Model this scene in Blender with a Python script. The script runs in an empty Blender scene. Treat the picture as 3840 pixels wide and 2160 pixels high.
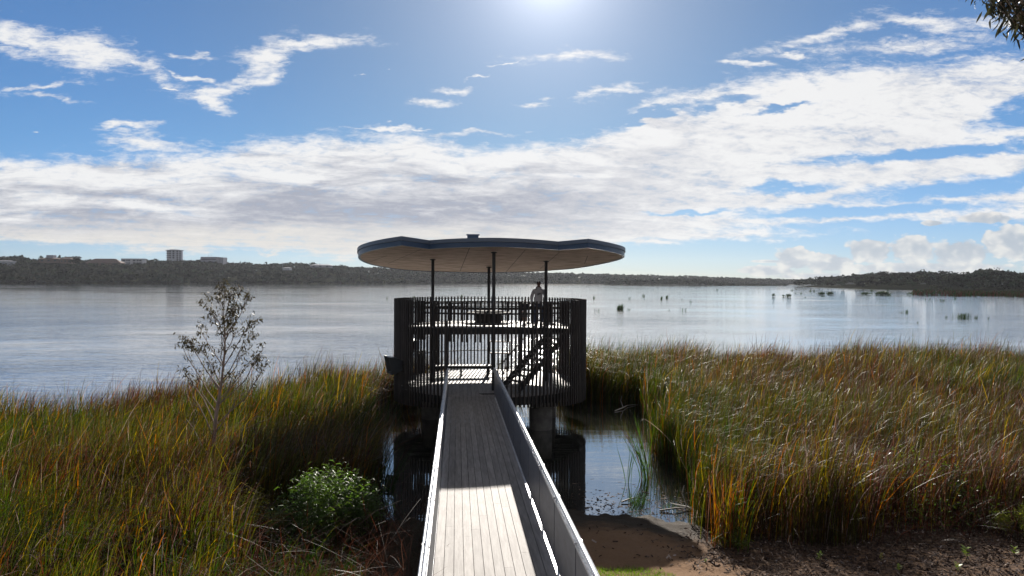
import bpy, math, random
import numpy as np
from mathutils import Vector, Matrix
R = math.radians
sc = bpy.context.scene
col = sc.collection
random.seed(7)
rng = np.random.default_rng(11)

# ---------------------------------------------------------------- camera
CAMZ = 5.42                      # height above the water, which lies at z = 0
cam = bpy.data.cameras.new("camera")
cam.sensor_width = 36.0
cam.lens = 24.0
cam.clip_start = 0.1
cam.clip_end = 9000
cam_ob = bpy.data.objects.new("camera", cam)
col.objects.link(cam_ob)
ROLL = R(0.30)
cam_ob.matrix_world = (Matrix.Translation((0, 0, CAMZ)) @ Matrix.Rotation(R(90 - 0.627), 4, 'X') @ Matrix.Rotation(ROLL, 4, 'Z'))
sc.camera = cam_ob

# ---------------------------------------------------------------- exposure, sun, sky
EXPO = 1.35
sc.view_settings.view_transform = 'Standard'
sc.view_settings.look = 'None'
sc.view_settings.exposure = EXPO
sc.view_settings.gamma = 1.0
K = 2.0 ** (-EXPO)
SUN_EL, SUN_AZ = R(25.2), R(3.0)
sun_dir = Vector((math.sin(SUN_AZ) * math.cos(SUN_EL), math.cos(SUN_AZ) * math.cos(SUN_EL), math.sin(SUN_EL)))
sd = bpy.data.lights.new("sun", 'SUN')
sd.energy = 3.7
sd.angle = R(0.6)
sd.color = (1.0, 0.93, 0.84)
sun = bpy.data.objects.new("sun", sd)
col.objects.link(sun)
sun.rotation_euler = sun_dir.to_track_quat('Z', 'Y').to_euler()

world = bpy.data.worlds.new("World")
sc.world = world
world.use_nodes = True
wt = world.node_tree
wt.nodes.clear()
world.cycles.sampling_method = 'MANUAL'
world.cycles.sample_map_resolution = 512


class NT:
    """small helper round a node tree"""
    def __init__(s, t): s.t = t
    def node(s, kind, **kw):
        n = s.t.nodes.new(kind)
        for k, v in kw.items(): setattr(n, k, v)
        return n
    def plug(s, sock, v):
        if hasattr(v, 'is_output') or isinstance(v, bpy.types.NodeSocket): s.t.links.new(v, sock)
        elif v is not None: sock.default_value = v
    def m(s, op, a, b=None, c=None, clamp=False):
        n = s.node('ShaderNodeMath', operation=op, use_clamp=clamp)
        s.plug(n.inputs[0], a); s.plug(n.inputs[1], b)
        if c is not None: s.plug(n.inputs[2], c)
        return n.outputs[0]
    def v(s, op, a, b=None, scale=None):
        n = s.node('ShaderNodeVectorMath', operation=op)
        s.plug(n.inputs[0], a)
        if b is not None: s.plug(n.inputs[1], b)
        if scale is not None: s.plug(n.inputs['Scale'], scale)
        return n.outputs['Value'] if op in ('LENGTH', 'DOT_PRODUCT', 'DISTANCE') else n.outputs[0]
    def comb(s, x, y, z=0.0):
        n = s.node('ShaderNodeCombineXYZ')
        s.plug(n.inputs[0], x); s.plug(n.inputs[1], y); s.plug(n.inputs[2], z)
        return n.outputs[0]
    def sep(s, v):
        n = s.node('ShaderNodeSeparateXYZ'); s.plug(n.inputs[0], v)
        return n.outputs
    def mapping(s, v, loc=(0, 0, 0), rot=(0, 0, 0), scale=(1, 1, 1), kind='POINT'):
        n = s.node('ShaderNodeMapping', vector_type=kind)
        s.plug(n.inputs[0], v); n.inputs[1].default_value = loc; n.inputs[2].default_value = rot; n.inputs[3].default_value = scale
        return n.outputs[0]
    def noise(s, v, scale=1, detail=4, rough=0.5, dist=0.0, dim='3D'):
        n = s.node('ShaderNodeTexNoise', noise_dimensions=dim)
        if v is not None: s.plug(n.inputs['Vector'], v)
        n.inputs['Scale'].default_value = scale; n.inputs['Detail'].default_value = detail
        n.inputs['Roughness'].default_value = rough; n.inputs['Distortion'].default_value = dist
        return n.outputs['Fac']
    def sstep(s, x, lo, hi, a=0.0, b=1.0):
        n = s.node('ShaderNodeMapRange', interpolation_type='SMOOTHSTEP')
        s.plug(n.inputs[0], x); s.plug(n.inputs[1], lo); s.plug(n.inputs[2], hi); s.plug(n.inputs[3], a); s.plug(n.inputs[4], b)
        return n.outputs[0]
    def lin(s, x, lo, hi, a=0.0, b=1.0):
        n = s.node('ShaderNodeMapRange'); n.clamp = True
        s.plug(n.inputs[0], x); s.plug(n.inputs[1], lo); s.plug(n.inputs[2], hi); s.plug(n.inputs[3], a); s.plug(n.inputs[4], b)
        return n.outputs[0]
    def mix(s, f, a, b, blend='MIX'):
        n = s.node('ShaderNodeMix', data_type='RGBA', blend_type=blend)
        s.plug(n.inputs[0], f)
        for sock, v in ((n.inputs[6], a), (n.inputs[7], b)):
            if isinstance(v, (tuple, list)) and len(v) == 3: v = (*v, 1)
            s.plug(sock, v)
        return n.outputs[2]
    def curve(s, x, pts):
        """pts in 0..1 square"""
        n = s.node('ShaderNodeFloatCurve')
        c = n.mapping.curves[0]
        while len(c.points) > 2: c.points.remove(c.points[1])
        c.points[0].location = pts[0]; c.points[1].location = pts[-1]
        for p in pts[1:-1]: c.points.new(*p)
        n.mapping.update()
        s.plug(n.inputs['Value'], x)
        return n.outputs[0]


def sky():
    T = NT(wt)
    geo = T.node('ShaderNodeTexCoord').outputs['Generated']
    x, y, z = T.sep(geo)[:3]
    ay = T.m('MAXIMUM', T.m('ABSOLUTE', y), 0.12)
    # tangent-plane coordinates of the direction about due north, in thousandths of a unit that suits the layout below
    px = T.m('ADD', T.m('MULTIPLY', T.m('DIVIDE', x, ay), 2.56), 1.92)
    zz = T.m('MAXIMUM', z, 0.0)
    py = T.m('SUBTRACT', 1.052, T.m('MULTIPLY', T.m('DIVIDE', zz, ay), 2.56))
    P = T.comb(px, py)
    # cloud-layer plane seen in perspective, streaks running to a point far left on the horizon
    zc = T.m('ADD', zz, 0.06)
    Q = T.comb(T.m('DIVIDE', x, zc), T.m('DIVIDE', ay, zc))
    Qs = T.mapping(Q, rot=(0, 0, R(-28)), scale=(1, 1, 1))
    Qs = T.mapping(Qs, scale=(0.55, 1.5, 1))
    n1 = T.noise(Qs, 1.6, 6, 0.62, 0.35)
    n2 = T.noise(T.mapping(P, scale=(3.2, 8.5, 1)), 1.5, 6, 0.66, 0.3)
    n3 = T.noise(T.mapping(P, loc=(3, 1, 0), rot=(0, 0, R(7)), scale=(2.0, 11.0, 1)), 1.0, 5, 0.6, 0.6)
    fine = T.noise(T.mapping(P, loc=(7, 2, 0), rot=(0, 0, R(12)), scale=(10, 34, 1)), 1.6, 5, 0.72, 0.5)
    # warp of the layout
    wn = T.node('ShaderNodeTexNoise'); T.plug(wn.inputs['Vector'], T.mapping(P, scale=(2.2, 5, 1)))
    wn.inputs['Scale'].default_value = 2.4; wn.inputs['Detail'].default_value = 4; wn.inputs['Roughness'].default_value = 0.6
    wv = T.v('MULTIPLY', T.v('SUBTRACT', wn.outputs['Color'], (0.5, 0.5, 0.5)), (0.30, 0.11, 0))
    PW = T.v('ADD', P, wv)
    pwx, pwy, _ = T.sep(PW)[:3]
    xn = T.m('DIVIDE', T.m('ADD', pwx, 0.6), 5.0, clamp=True)
    def C(pts): return T.curve(xn, [((a / 1000 + 0.6) / 5.0, b / 1000) for a, b in pts])
    top = C([(-600, 610), (0, 585), (300, 572), (620, 580), (900, 515), (1150, 500), (1450, 485), (1700, 525), (2050, 505), (2240, 480), (2330, 400),
             (2500, 330), (2750, 280), (3000, 235), (3400, 200), (3840, 170), (4390, 150)])
    bot = C([(-600, 915), (0, 920), (400, 935), (800, 955), (1300, 975), (1900, 965), (2400, 930), (2900, 905), (3300, 880), (3840, 850), (4390, 830)])
    band = T.m('MINIMUM', T.m('DIVIDE', T.m('SUBTRACT', pwy, top), 0.075), T.m('DIVIDE', T.m('SUBTRACT', bot, pwy), 0.03))
    band = T.m('MINIMUM', band, 1.05)
    # blue openings low on the right of the band
    def ell(cx, cy, rx, ry, rot, v=PW):
        m_ = T.mapping(v, loc=(cx / 1000, cy / 1000, 0), rot=(0, 0, R(rot)), scale=(rx / 1000, ry / 1000, 1), kind='TEXTURE')
        return T.m('SUBTRACT', 1.0, T.v('LENGTH', T.v('MULTIPLY', m_, (1, 1, 0))))
    hole = None
    for h in ((3560, 560, 560, 26, -4), (3640, 690, 460, 42, -6), (2960, 700, 170, 24, -5), (3250, 780, 560, 24, -2), (3840, 420, 230, 55, -18),
              (3400, 840, 640, 34, -1), (2600, 790, 200, 10, -3), (2420, 430, 150, 16, -10), (2700, 385, 190, 22, -8), (2950, 400, 130, 12, -12)):
        e = ell(*h)
        hole = e if hole is None else T.m('MAXIMUM', hole, e)
    band = T.m('SUBTRACT', band, T.m('MULTIPLY', T.m('MAXIMUM', T.m('ADD', hole, 0.35), 0.0), 1.35))
    wisps = None
    for w in ((90, 165, 180, 75, 18), (330, 205, 300, 78, 11), (520, 255, 190, 42, 24), (700, 290, 110, 12, 16), (130, 335, 240, 18, -2), (170, 375, 220, 22, 6),
              (715, 222, 95, 14, 10), (1000, 225, 120, 62, -42), (960, 300, 110, 32, -24), (1120, 185, 290, 32, -8), (830, 350, 120, 32, -14), (785, 395, 75, 26, 26),
              (440, 485, 150, 18, -6), (560, 545, 210, 40, 4), (2130, 214, 250, 30, -2), (1700, 335, 95, 20, -4), (1600, 398, 110, 22, -3), (2000, 385, 90, 14, -6), (1800, 290, 60, 6, -8),
              (1900, 240, 90, 4, -12), (3130, 125, 360, 30, -13), (3480, 75, 250, 38, 4), (3760, 90, 180, 30, 0), (2960, 205, 70, 12, -6), (2780, 235, 120, 10, 4), (3400, 180, 420, 60, -5),
              (1310, 283, 26, 6, 0), (1415, 262, 18, 5, 0), (2940, 205, 60, 10, 0), (665, 340, 30, 6, 0), (150, 495, 18, 6, 0),
              (1800, 505, 260, 16, -3), (1450, 478, 200, 10, 2), (3100, 300, 500, 60, -8), (2260, 345, 120, 26, -14),
              (1500, 945, 250, 7, 2), (1020, 962, 200, 5, 2), (2100, 948, 260, 7, -2), (2450, 915, 230, 8, -3), (3100, 815, 400, 13, -2), (3700, 730, 240, 12, -2), (3500, 610, 380, 12, -6)):
        e = ell(*w)
        wisps = e if wisps is None else T.m('MAXIMUM', wisps, e)
    wisps = T.m('MAXIMUM', wisps, -1.0)
    fb = T.m('ADD', T.m('MULTIPLY', n1, 0.34), T.m('ADD', T.m('MULTIPLY', n2, 0.33), T.m('MULTIPLY', fine, 0.33)))
    fbc = T.m('SUBTRACT', fb, 0.5)
    fld = T.m('MAXIMUM', band, T.m('MULTIPLY', wisps, 0.95))
    fld = T.m('ADD', fld, T.m('MULTIPLY', fbc, 5.0))
    a1 = T.sstep(fld, -0.10, 1.05)
    # cumulus heap low on the right
    PC = T.v('ADD', P, T.v('MULTIPLY', T.v('SUBTRACT', wn.outputs['Color'], (0.5, 0.5, 0.5)), (0.10, 0.07, 0)))
    pn = T.node('ShaderNodeTexVoronoi', feature='SMOOTH_F1'); T.plug(pn.inputs['Vector'], T.mapping(PC, scale=(17, 24, 1))); pn.inputs['Scale'].default_value = 1.0
    pn2 = T.node('ShaderNodeTexVoronoi', feature='SMOOTH_F1'); T.plug(pn2.inputs['Vector'], T.mapping(PC, scale=(44, 60, 1))); pn2.inputs['Scale'].default_value = 1.0
    puff = T.m('SUBTRACT', 0.42, T.m('ADD', T.m('MULTIPLY', pn.outputs['Distance'], 0.8), T.m('MULTIPLY', pn2.outputs['Distance'], 0.35)))
    cu = None
    for c in ((2980, 965, 90, 52, 0), (3110, 980, 120, 44, 0), (3260, 935, 110, 55, 0), (3420, 930, 110, 62, 0), (3600, 940, 150, 60, 0), (3800, 900, 150, 75, 0), (2880, 1010, 130, 22, 0),
              (3500, 1000, 420, 30, 0), (4050, 960, 240, 80, 0), (3130, 1030, 300, 14, 0), (3500, 830, 55, 14, 0), (3700, 810, 120, 26, 0), (2880, 975, 80, 6, 0), (3750, 1040, 200, 10, 0)):
        e = ell(*c, v=P)
        cu = e if cu is None else T.m('MAXIMUM', cu, e)
    cuf = T.m('ADD', T.m('MULTIPLY', T.m('MAXIMUM', cu, -1.0), 1.5), T.m('MULTIPLY', puff, 1.5))
    cuf = T.m('ADD', cuf, T.m('MULTIPLY', fbc, 1.6))
    a2 = T.sstep(cuf, 0.0, 0.3)
    # ---- colours (display-linear values, scaled by K)
    skyt = T.node('ShaderNodeTexSky', sky_type='NISHITA', sun_disc=False)
    skyt.sun_elevation = SUN_EL; skyt.sun_rotation = SUN_AZ; skyt.air_density = 1.0; skyt.dust_density = 0.1; skyt.ozone_density = 2.0
    skyc = T.v('SCALE', skyt.outputs[0], scale=SKY_S)
    skyc = T.v('MULTIPLY', skyc, T.mix(T.sstep(z, 0.0, 0.20), (0.56, 0.76, 1.25), (0.51, 0.80, 1.13)))
    # solar aureole of the humid air
    ca = T.v('DOT_PRODUCT', T.v('NORMALIZE', geo), tuple(sun_dir))
    ang = T.m('ARCCOSINE', T.m('MINIMUM', ca, 1.0))
    g1 = T.m('POWER', 2.71828, T.m('MULTIPLY', ang, -1 / R(2.3)))
    g2 = T.m('POWER', 2.71828, T.m('MULTIPLY', ang, -1 / R(9.5)))
    skyc = T.v('MULTIPLY', skyc, T.mix(T.sstep(ang, R(42), R(6)), (1, 1, 1), (0.95, 0.84, 0.70)))
    halo = T.v('ADD', T.v('SCALE', (1.0, 0.98, 0.96), scale=T.m('MULTIPLY', g1, 1.3 * K)), T.v('SCALE', (1.0, 0.92, 0.96), scale=T.m('MULTIPLY', g2, 0.46 * K)))
    skyc = T.v('ADD', skyc, halo)
    # cloud brightness: bright sunlit tops and thin parts, grey-lilac where thick
    depth = T.m('DIVIDE', T.m('SUBTRACT', pwy, top), 0.30)
    right = T.sstep(px, 1.7, 2.8)
    left = T.sstep(px, 2.4, 0.9)
    dk = T.sstep(T.m('ADD', depth, T.m('MULTIPLY', T.m('SUBTRACT', n3, 0.5), 2.6)), 0.15, 1.0)
    low = T.sstep(T.m('ADD', py, T.m('MULTIPLY', T.m('SUBTRACT', n3, 0.5), 0.25)), 0.80, 0.93)
    dk = T.m('MULTIPLY', dk, T.m('SUBTRACT', 1.0, T.m('MULTIPLY', low, 0.75)))
    dk = T.m('MULTIPLY', dk, T.m('SUBTRACT', 1.0, T.m('MULTIPLY', right, 0.86)))
    streak = T.m('MULTIPLY', T.m('SUBTRACT', T.m('ADD', T.m('MULTIPLY', n2, 0.35), T.m('ADD', T.m('MULTIPLY', n1, 0.35), T.m('MULTIPLY', fine, 0.3))), 0.5), 2.2)
    white = tuple(c * K for c in (0.88, 0.88, 0.88))
    grey = tuple(c * K for c in (0.39, 0.41, 0.48))
    cream = tuple(c * K for c in (0.74, 0.70, 0.64))
    cc = T.mix(T.m('ADD', dk, T.m('MULTIPLY', streak, -1.3), clamp=True), white, grey)
    cc = T.mix(T.m('MULTIPLY', T.m('MULTIPLY', low, T.m('SUBTRACT', 1.0, right)), 0.7), cc, cream)
    cc = T.v('ADD', cc, T.v('SCALE', halo, scale=0.35))
    c1 = T.mix(T.m('MULTIPLY', a1, 0.97), skyc, cc)
    pf = T.sstep(T.m('ADD', T.m('MULTIPLY', puff, 2.0), T.m('SUBTRACT', 0.55, T.m('MULTIPLY', cu, 0.6))), -0.3, 0.8)
    cuc = T.mix(pf, tuple(c * K for c in (0.47, 0.52, 0.58)), tuple(c * K for c in (0.80, 0.79, 0.76)))
    c2 = T.mix(T.m('MULTIPLY', a2, 0.9), c1, cuc)
    # broken white cloud added unseen behind the camera and overhead, to brighten and whiten shade
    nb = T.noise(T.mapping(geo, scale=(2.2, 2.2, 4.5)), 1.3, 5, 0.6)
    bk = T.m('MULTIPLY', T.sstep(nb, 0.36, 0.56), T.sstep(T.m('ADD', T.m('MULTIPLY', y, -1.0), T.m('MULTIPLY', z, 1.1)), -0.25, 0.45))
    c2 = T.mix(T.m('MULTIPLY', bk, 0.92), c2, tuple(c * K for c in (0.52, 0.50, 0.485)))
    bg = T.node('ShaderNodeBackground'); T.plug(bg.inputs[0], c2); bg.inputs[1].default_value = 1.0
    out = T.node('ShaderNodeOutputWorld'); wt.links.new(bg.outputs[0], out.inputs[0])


SKY_S = 0.030
sky()

# ---------------------------------------------------------------- helpers
def link(o, parent=None):
    col.objects.link(o)
    if parent is not None: o.parent = parent
    return o

def tag(o, label=None, cat=None, group=None, kind=None):
    if label: o['label'] = label
    if cat: o['category'] = cat
    if group: o['group'] = group
    if kind: o['kind'] = kind
    return o

def empty(name, loc=(0, 0, 0), rz=0.0):
    o = bpy.data.objects.new(name, None)
    o.empty_display_size = 0.2
    link(o); o.location = loc; o.rotation_euler = (0, 0, rz)
    return o

def nmesh(name, V, F, mat, parent=None, smooth=False, colattr=None):
    """V (n,3), F (m,k) with one k"""
    V = np.asarray(V, dtype=np.float32); F = np.asarray(F, dtype=np.int32)
    me = bpy.data.meshes.new(name)
    k = F.shape[1]
    me.vertices.add(len(V)); me.vertices.foreach_set('co', V.ravel())
    me.loops.add(F.size); me.loops.foreach_set('vertex_index', F.ravel())
    me.polygons.add(len(F))
    me.polygons.foreach_set('loop_start', np.arange(0, F.size, k, dtype=np.int32))
    me.polygons.foreach_set('loop_total', np.full(len(F), k, dtype=np.int32))
    if smooth: me.polygons.foreach_set('use_smooth', np.ones(len(F), dtype=bool))
    me.update(calc_edges=True)
    if colattr is not None:
        a = me.color_attributes.new('col', 'FLOAT_COLOR', 'POINT')
        a.data.foreach_set('color', np.asarray(colattr, dtype=np.float32).ravel())
    me.materials.append(mat)
    o = bpy.data.objects.new(name, me)
    return link(o, parent)

class MB:
    def __init__(s): s.V = []; s.F = []
    def add(s, vs, fs):
        n = len(s.V); s.V += [tuple(v) for v in vs]; s.F += [tuple(i + n for i in f) for f in fs]
    def hexa(s, p):   # 4 bottom, 4 top
        s.add(p, [(3, 2, 1, 0), (4, 5, 6, 7), (0, 1, 5, 4), (1, 2, 6, 5), (2, 3, 7, 6), (3, 0, 4, 7)])
    def box(s, c, d, rz=0.0):
        x, y, z = c; a, b, h = d[0] / 2, d[1] / 2, d[2] / 2
        ca, sa = math.cos(rz), math.sin(rz)
        q = [(x + u * ca - v * sa, y + u * sa + v * ca) for u, v in ((-a, -b), (a, -b), (a, b), (-a, b))]
        s.hexa([(u, v, z - h) for u, v in q] + [(u, v, z + h) for u, v in q])
    def tube(s, pts, r, n=8, cap=True):
        pts = [Vector(p) for p in pts]; m = len(pts)
        rr = r if isinstance(r, (list, tuple)) else [r] * m
        base = len(s.V)
        d0 = (pts[1] - pts[0]).normalized()
        up = Vector((0, 0, 1)) if abs(d0.z) < 0.9 else Vector((1, 0, 0))
        u = d0.cross(up).normalized()
        for i, p in enumerate(pts):
            d = (pts[min(i + 1, m - 1)] - pts[max(i - 1, 0)]).normalized()
            u = (u - d * u.dot(d)).normalized(); w = d.cross(u)
            for k in range(n):
                t = 2 * math.pi * k / n
                s.V.append(tuple(p + (u * math.cos(t) + w * math.sin(t)) * rr[i]))
        for i in range(m - 1):
            for k in range(n):
                a = base + i * n + k; b = base + i * n + (k + 1) % n
                s.F.append((a, b, b + n, a + n))
        if cap:
            s.F.append(tuple(base + k for k in reversed(range(n))))
            s.F.append(tuple(base + (m - 1) * n + k for k in range(n)))
    def prism(s, poly, z0, z1):
        """poly list of (x,y); z0,z1 floats or functions"""
        n = len(poly)
        f0 = z0 if callable(z0) else (lambda x, y: z0); f1 = z1 if callable(z1) else (lambda x, y: z1)
        s.add([(x, y, f0(x, y)) for x, y in poly] + [(x, y, f1(x, y)) for x, y in poly],
              [tuple(reversed(range(n))), tuple(range(n, 2 * n))] + [(i, (i + 1) % n, n + (i + 1) % n, n + i) for i in range(n)])
    def ring(s, r0, r1, z0, z1, a0=0.0, a1=2 * math.pi, n=96, c=(0, 0)):
        full = abs(a1 - a0 - 2 * math.pi) < 1e-6
        k = n if full else n + 1
        b = len(s.V)
        for i in range(k):
            t = a0 + (a1 - a0) * i / n; ct, st = math.cos(t), math.sin(t)
            for r, z in ((r0, z0), (r1, z0), (r1, z1), (r0, z1)): s.V.append((c[0] + r * ct, c[1] + r * st, z))
        for i in range(n):
            p = b + 4 * i; q = b + 4 * ((i + 1) % k)
            for j in range(4): s.F.append((p + j, q + j, q + (j + 1) % 4, p + (j + 1) % 4))
        if not full:
            s.F.append((b, b + 3, b + 2, b + 1)); e = b + 4 * n; s.F.append((e, e + 1, e + 2, e + 3))
    def build(s, name, mat, parent=None, smooth=False, bevel=0.0):
        me = bpy.data.meshes.new(name); me.from_pydata(s.V, [], s.F); me.update()
        if smooth:
            me.polygons.foreach_set('use_smooth', [True] * len(me.polygons))
            try: me.set_sharp_from_angle(angle=R(40))
            except Exception: pass
        me.materials.append(mat)
        o = link(bpy.data.objects.new(name, me), parent)
        if bevel:
            b = o.modifiers.new('bevel', 'BEVEL'); b.width = bevel; b.segments = 2; b.limit_method = 'ANGLE'
        return o

def mat(name, color, rough=0.6, metal=0.0, spec=0.5, vary=0.0, vscale=3.0, bump=0.0, bscale=30.0, island=0.0, stretch=(1, 1, 1), color2=None):
    m = bpy.data.materials.new(name); m.use_nodes = True
    t = m.node_tree; T = NT(t); p = t.nodes['Principled BSDF']
    p.inputs['Roughness'].default_value = rough; p.inputs['Metallic'].default_value = metal
    p.inputs['Specular IOR Level'].default_value = spec
    oc = T.node('ShaderNodeTexCoord').outputs['Object']
    c = (*color, 1)
    out = None
    if vary or color2:
        f = T.noise(T.mapping(oc, scale=stretch), vscale, 6, 0.6)
        lo = tuple(x * (1 - vary) for x in color); hi = color2 if color2 else tuple(min(1, x * (1 + vary)) for x in color)
        out = T.mix(T.sstep(f, 0.3, 0.7), lo, hi)
    if island:
        ri = T.node('ShaderNodeNewGeometry').outputs['Random Per Island']
        src = out if out is not None else c
        n = T.node('ShaderNodeHueSaturation'); T.plug(n.inputs['Color'], src); T.plug(n.inputs['Value'], T.lin(ri, 0, 1, 1 - island, 1 + island))
        out = n.outputs[0]
    if out is not None: t.links.new(out, p.inputs['Base Color'])
    else: p.inputs['Base Color'].default_value = c
    if bump:
        b = T.node('ShaderNodeBump'); b.inputs['Strength'].default_value = bump; b.inputs['Distance'].default_value = 0.02
        t.links.new(T.noise(T.mapping(oc, scale=stretch), bscale, 5, 0.6), b.inputs['Height']); t.links.new(b.outputs[0], p.inputs['Normal'])
    return m

def leafmat(name, color=None, trans=0.4, rough=0.45, island=0.25, spec=0.5, attr=False):
    m = bpy.data.materials.new(name); m.use_nodes = True
    t = m.node_tree; T = NT(t); p = t.nodes['Principled BSDF']; out = t.nodes['Material Output']
    if attr:
        a = T.node('ShaderNodeAttribute', attribute_name='col'); c = a.outputs['Color']
    else:
        ri = T.node('ShaderNodeNewGeometry').outputs['Random Per Island']
        n = T.node('ShaderNodeHueSaturation'); n.inputs['Color'].default_value = (*color, 1)
        T.plug(n.inputs['Value'], T.lin(ri, 0, 1, 1 - island, 1 + island)); T.plug(n.inputs['Hue'], T.lin(ri, 0, 1, 0.485, 0.515))
        c = n.outputs[0]
    t.links.new(c, p.inputs['Base Color'])
    p.inputs['Roughness'].default_value = rough; p.inputs['Specular IOR Level'].default_value = spec
    tr = T.node('ShaderNodeBsdfTranslucent')
    hv = T.node('ShaderNodeHueSaturation'); hv.inputs['Value'].default_value = 1.5; hv.inputs['Saturation'].default_value = 1.15
    t.links.new(c, hv.inputs['Color']); t.links.new(hv.outputs[0], tr.inputs[0])
    mx = T.node('ShaderNodeMixShader'); mx.inputs[0].default_value = trans
    t.links.new(p.outputs[0], mx.inputs[1]); t.links.new(tr.outputs[0], mx.inputs[2]); t.links.new(mx.outputs[0], out.inputs[0])
    return m

HOR = lambda px: 1052 + (px - 1920) * 0.0052
def on_level(px, py, z):
    """point of the level z (above water) that lies in a given direction of the survey photograph"""
    d = (CAMZ - z) * 2560 / (py - HOR(px))
    return ((px - 1920) / 2560 * d, d)
# ---------------------------------------------------------------- the ground, the water
def sstep(x, a, b):
    t = np.clip((x - a) / (b - a), 0, 1); return t * t * (3 - 2 * t)

def vnoise(x, y, seed=0):
    x = np.asarray(x, float); y = np.asarray(y, float)
    xi = np.floor(x).astype(np.int64); yi = np.floor(y).astype(np.int64); fx = x - xi; fy = y - yi
    fx = fx * fx * (3 - 2 * fx); fy = fy * fy * (3 - 2 * fy)
    def h(a, b):
        n = (a * 374761393 + b * 668265263 + seed * 974634777) & 0x7fffffff
        n = ((n ^ (n >> 13)) * 1274126177) & 0x7fffffff
        return ((n ^ (n >> 16)) & 0xffff) / 65535.0
    return (h(xi, yi) * (1 - fx) + h(xi + 1, yi) * fx) * (1 - fy) + (h(xi, yi + 1) * (1 - fx) + h(xi + 1, yi + 1) * fx) * fy

def fbm(x, y, o=4, seed=0):
    s = 0; a = 0.5; t = 0
    for i in range(o):
        s = s + a * vnoise(x * 2 ** i, y * 2 ** i, seed + i); t += a; a *= 0.5
    return s / t

def gz(x, y):
    x = np.asarray(x, float); y = np.asarray(y, float)
    shore = 15.60 + 0.35 * np.sin(x * 0.9) + 0.5 * (fbm(x * 0.6, y * 0.6, 3, 5) - 0.5) - 0.5 * sstep(x, 2.6, 4.6)
    z = 0.15 * (shore - y)
    z = np.where(z > 1.72, 1.72, z)
    z = np.where(z < -0.9, -0.9, z)
    near = sstep(y, 24, 18)
    z = z + near * (0.16 * (fbm(x * 0.9, y * 0.9, 4, 9) - 0.5) + 0.05 * (fbm(x * 5, y * 5, 3, 3) - 0.5))
    # lower under the bridge
    return z

def make_ground():
    xs = np.concatenate([np.linspace(-400, -40, 12), np.linspace(-36, -12, 40), np.linspace(-11.9, 13, 250), np.linspace(13.5, 40, 40), np.linspace(50, 400, 12)])
    ys = np.concatenate([np.linspace(-400, -20, 10), np.linspace(-15, 5, 24), np.linspace(5.2, 18, 150), np.linspace(18.4, 45, 40)])
    X, Y = np.meshgrid(xs, ys)
    Z = gz(X, Y)
    V = np.stack([X.ravel(), Y.ravel(), Z.ravel()], 1)
    nx, ny = len(xs), len(ys)
    i = np.arange(nx - 1)[None, :] + np.arange(ny - 1)[:, None] * nx
    i = i.ravel()
    F = np.stack([i, i + 1, i + 1 + nx, i + nx], 1)
    m = bpy.data.materials.new('soil'); m.use_nodes = True
    t = m.node_tree; T = NT(t); p = t.nodes['Principled BSDF']
    oc = T.node('ShaderNodeTexCoord').outputs['Object']
    x, y, z = T.sep(oc)[:3]
    n = T.noise(oc, 1.1, 6, 0.6); nf = T.noise(oc, 16, 6, 0.7); nm = T.noise(T.mapping(oc, scale=(1, 1.6, 1)), 4.5, 6, 0.65)
    sand = T.mix(nf, (0.15, 0.088, 0.048), (0.27, 0.165, 0.095))
    mud = T.mix(nf, (0.022, 0.017, 0.012), (0.06, 0.045, 0.032))
    mulch = T.mix(T.sstep(nf, 0.35, 0.65), (0.030, 0.018, 0.012), (0.14, 0.088, 0.058))
    mm = T.sstep(T.m('ADD', x, T.m('MULTIPLY', T.m('SUBTRACT', n, 0.5), 3.5)), 2.9, 4.6)
    mm = T.m('MULTIPLY', mm, T.sstep(nm, 0.32, 0.56))
    c = T.mix(mm, sand, mulch)
    wet = T.sstep(T.m('ADD', z, T.m('MULTIPLY', T.m('SUBTRACT', n, 0.5), 0.4)), 0.42, 0.12)
    c = T.mix(wet, c, mud)
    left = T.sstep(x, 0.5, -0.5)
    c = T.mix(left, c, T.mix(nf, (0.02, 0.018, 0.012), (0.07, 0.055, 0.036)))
    t.links.new(c, p.inputs['Base Color'])
    T.plug(p.inputs['Roughness'], T.lin(wet, 0, 1, 0.95, 0.8)); p.inputs['Specular IOR Level'].default_value = 0.12
    b = T.node('ShaderNodeBump'); b.inputs['Strength'].default_value = 0.9; b.inputs['Distance'].default_value = 0.05
    t.links.new(T.m('ADD', T.m('MULTIPLY', nf, 0.5), T.noise(oc, 45, 4, 0.6)), b.inputs['Height']); t.links.new(b.outputs[0], p.inputs['Normal'])
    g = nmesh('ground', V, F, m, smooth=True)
    tag(g, kind='structure')

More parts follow.
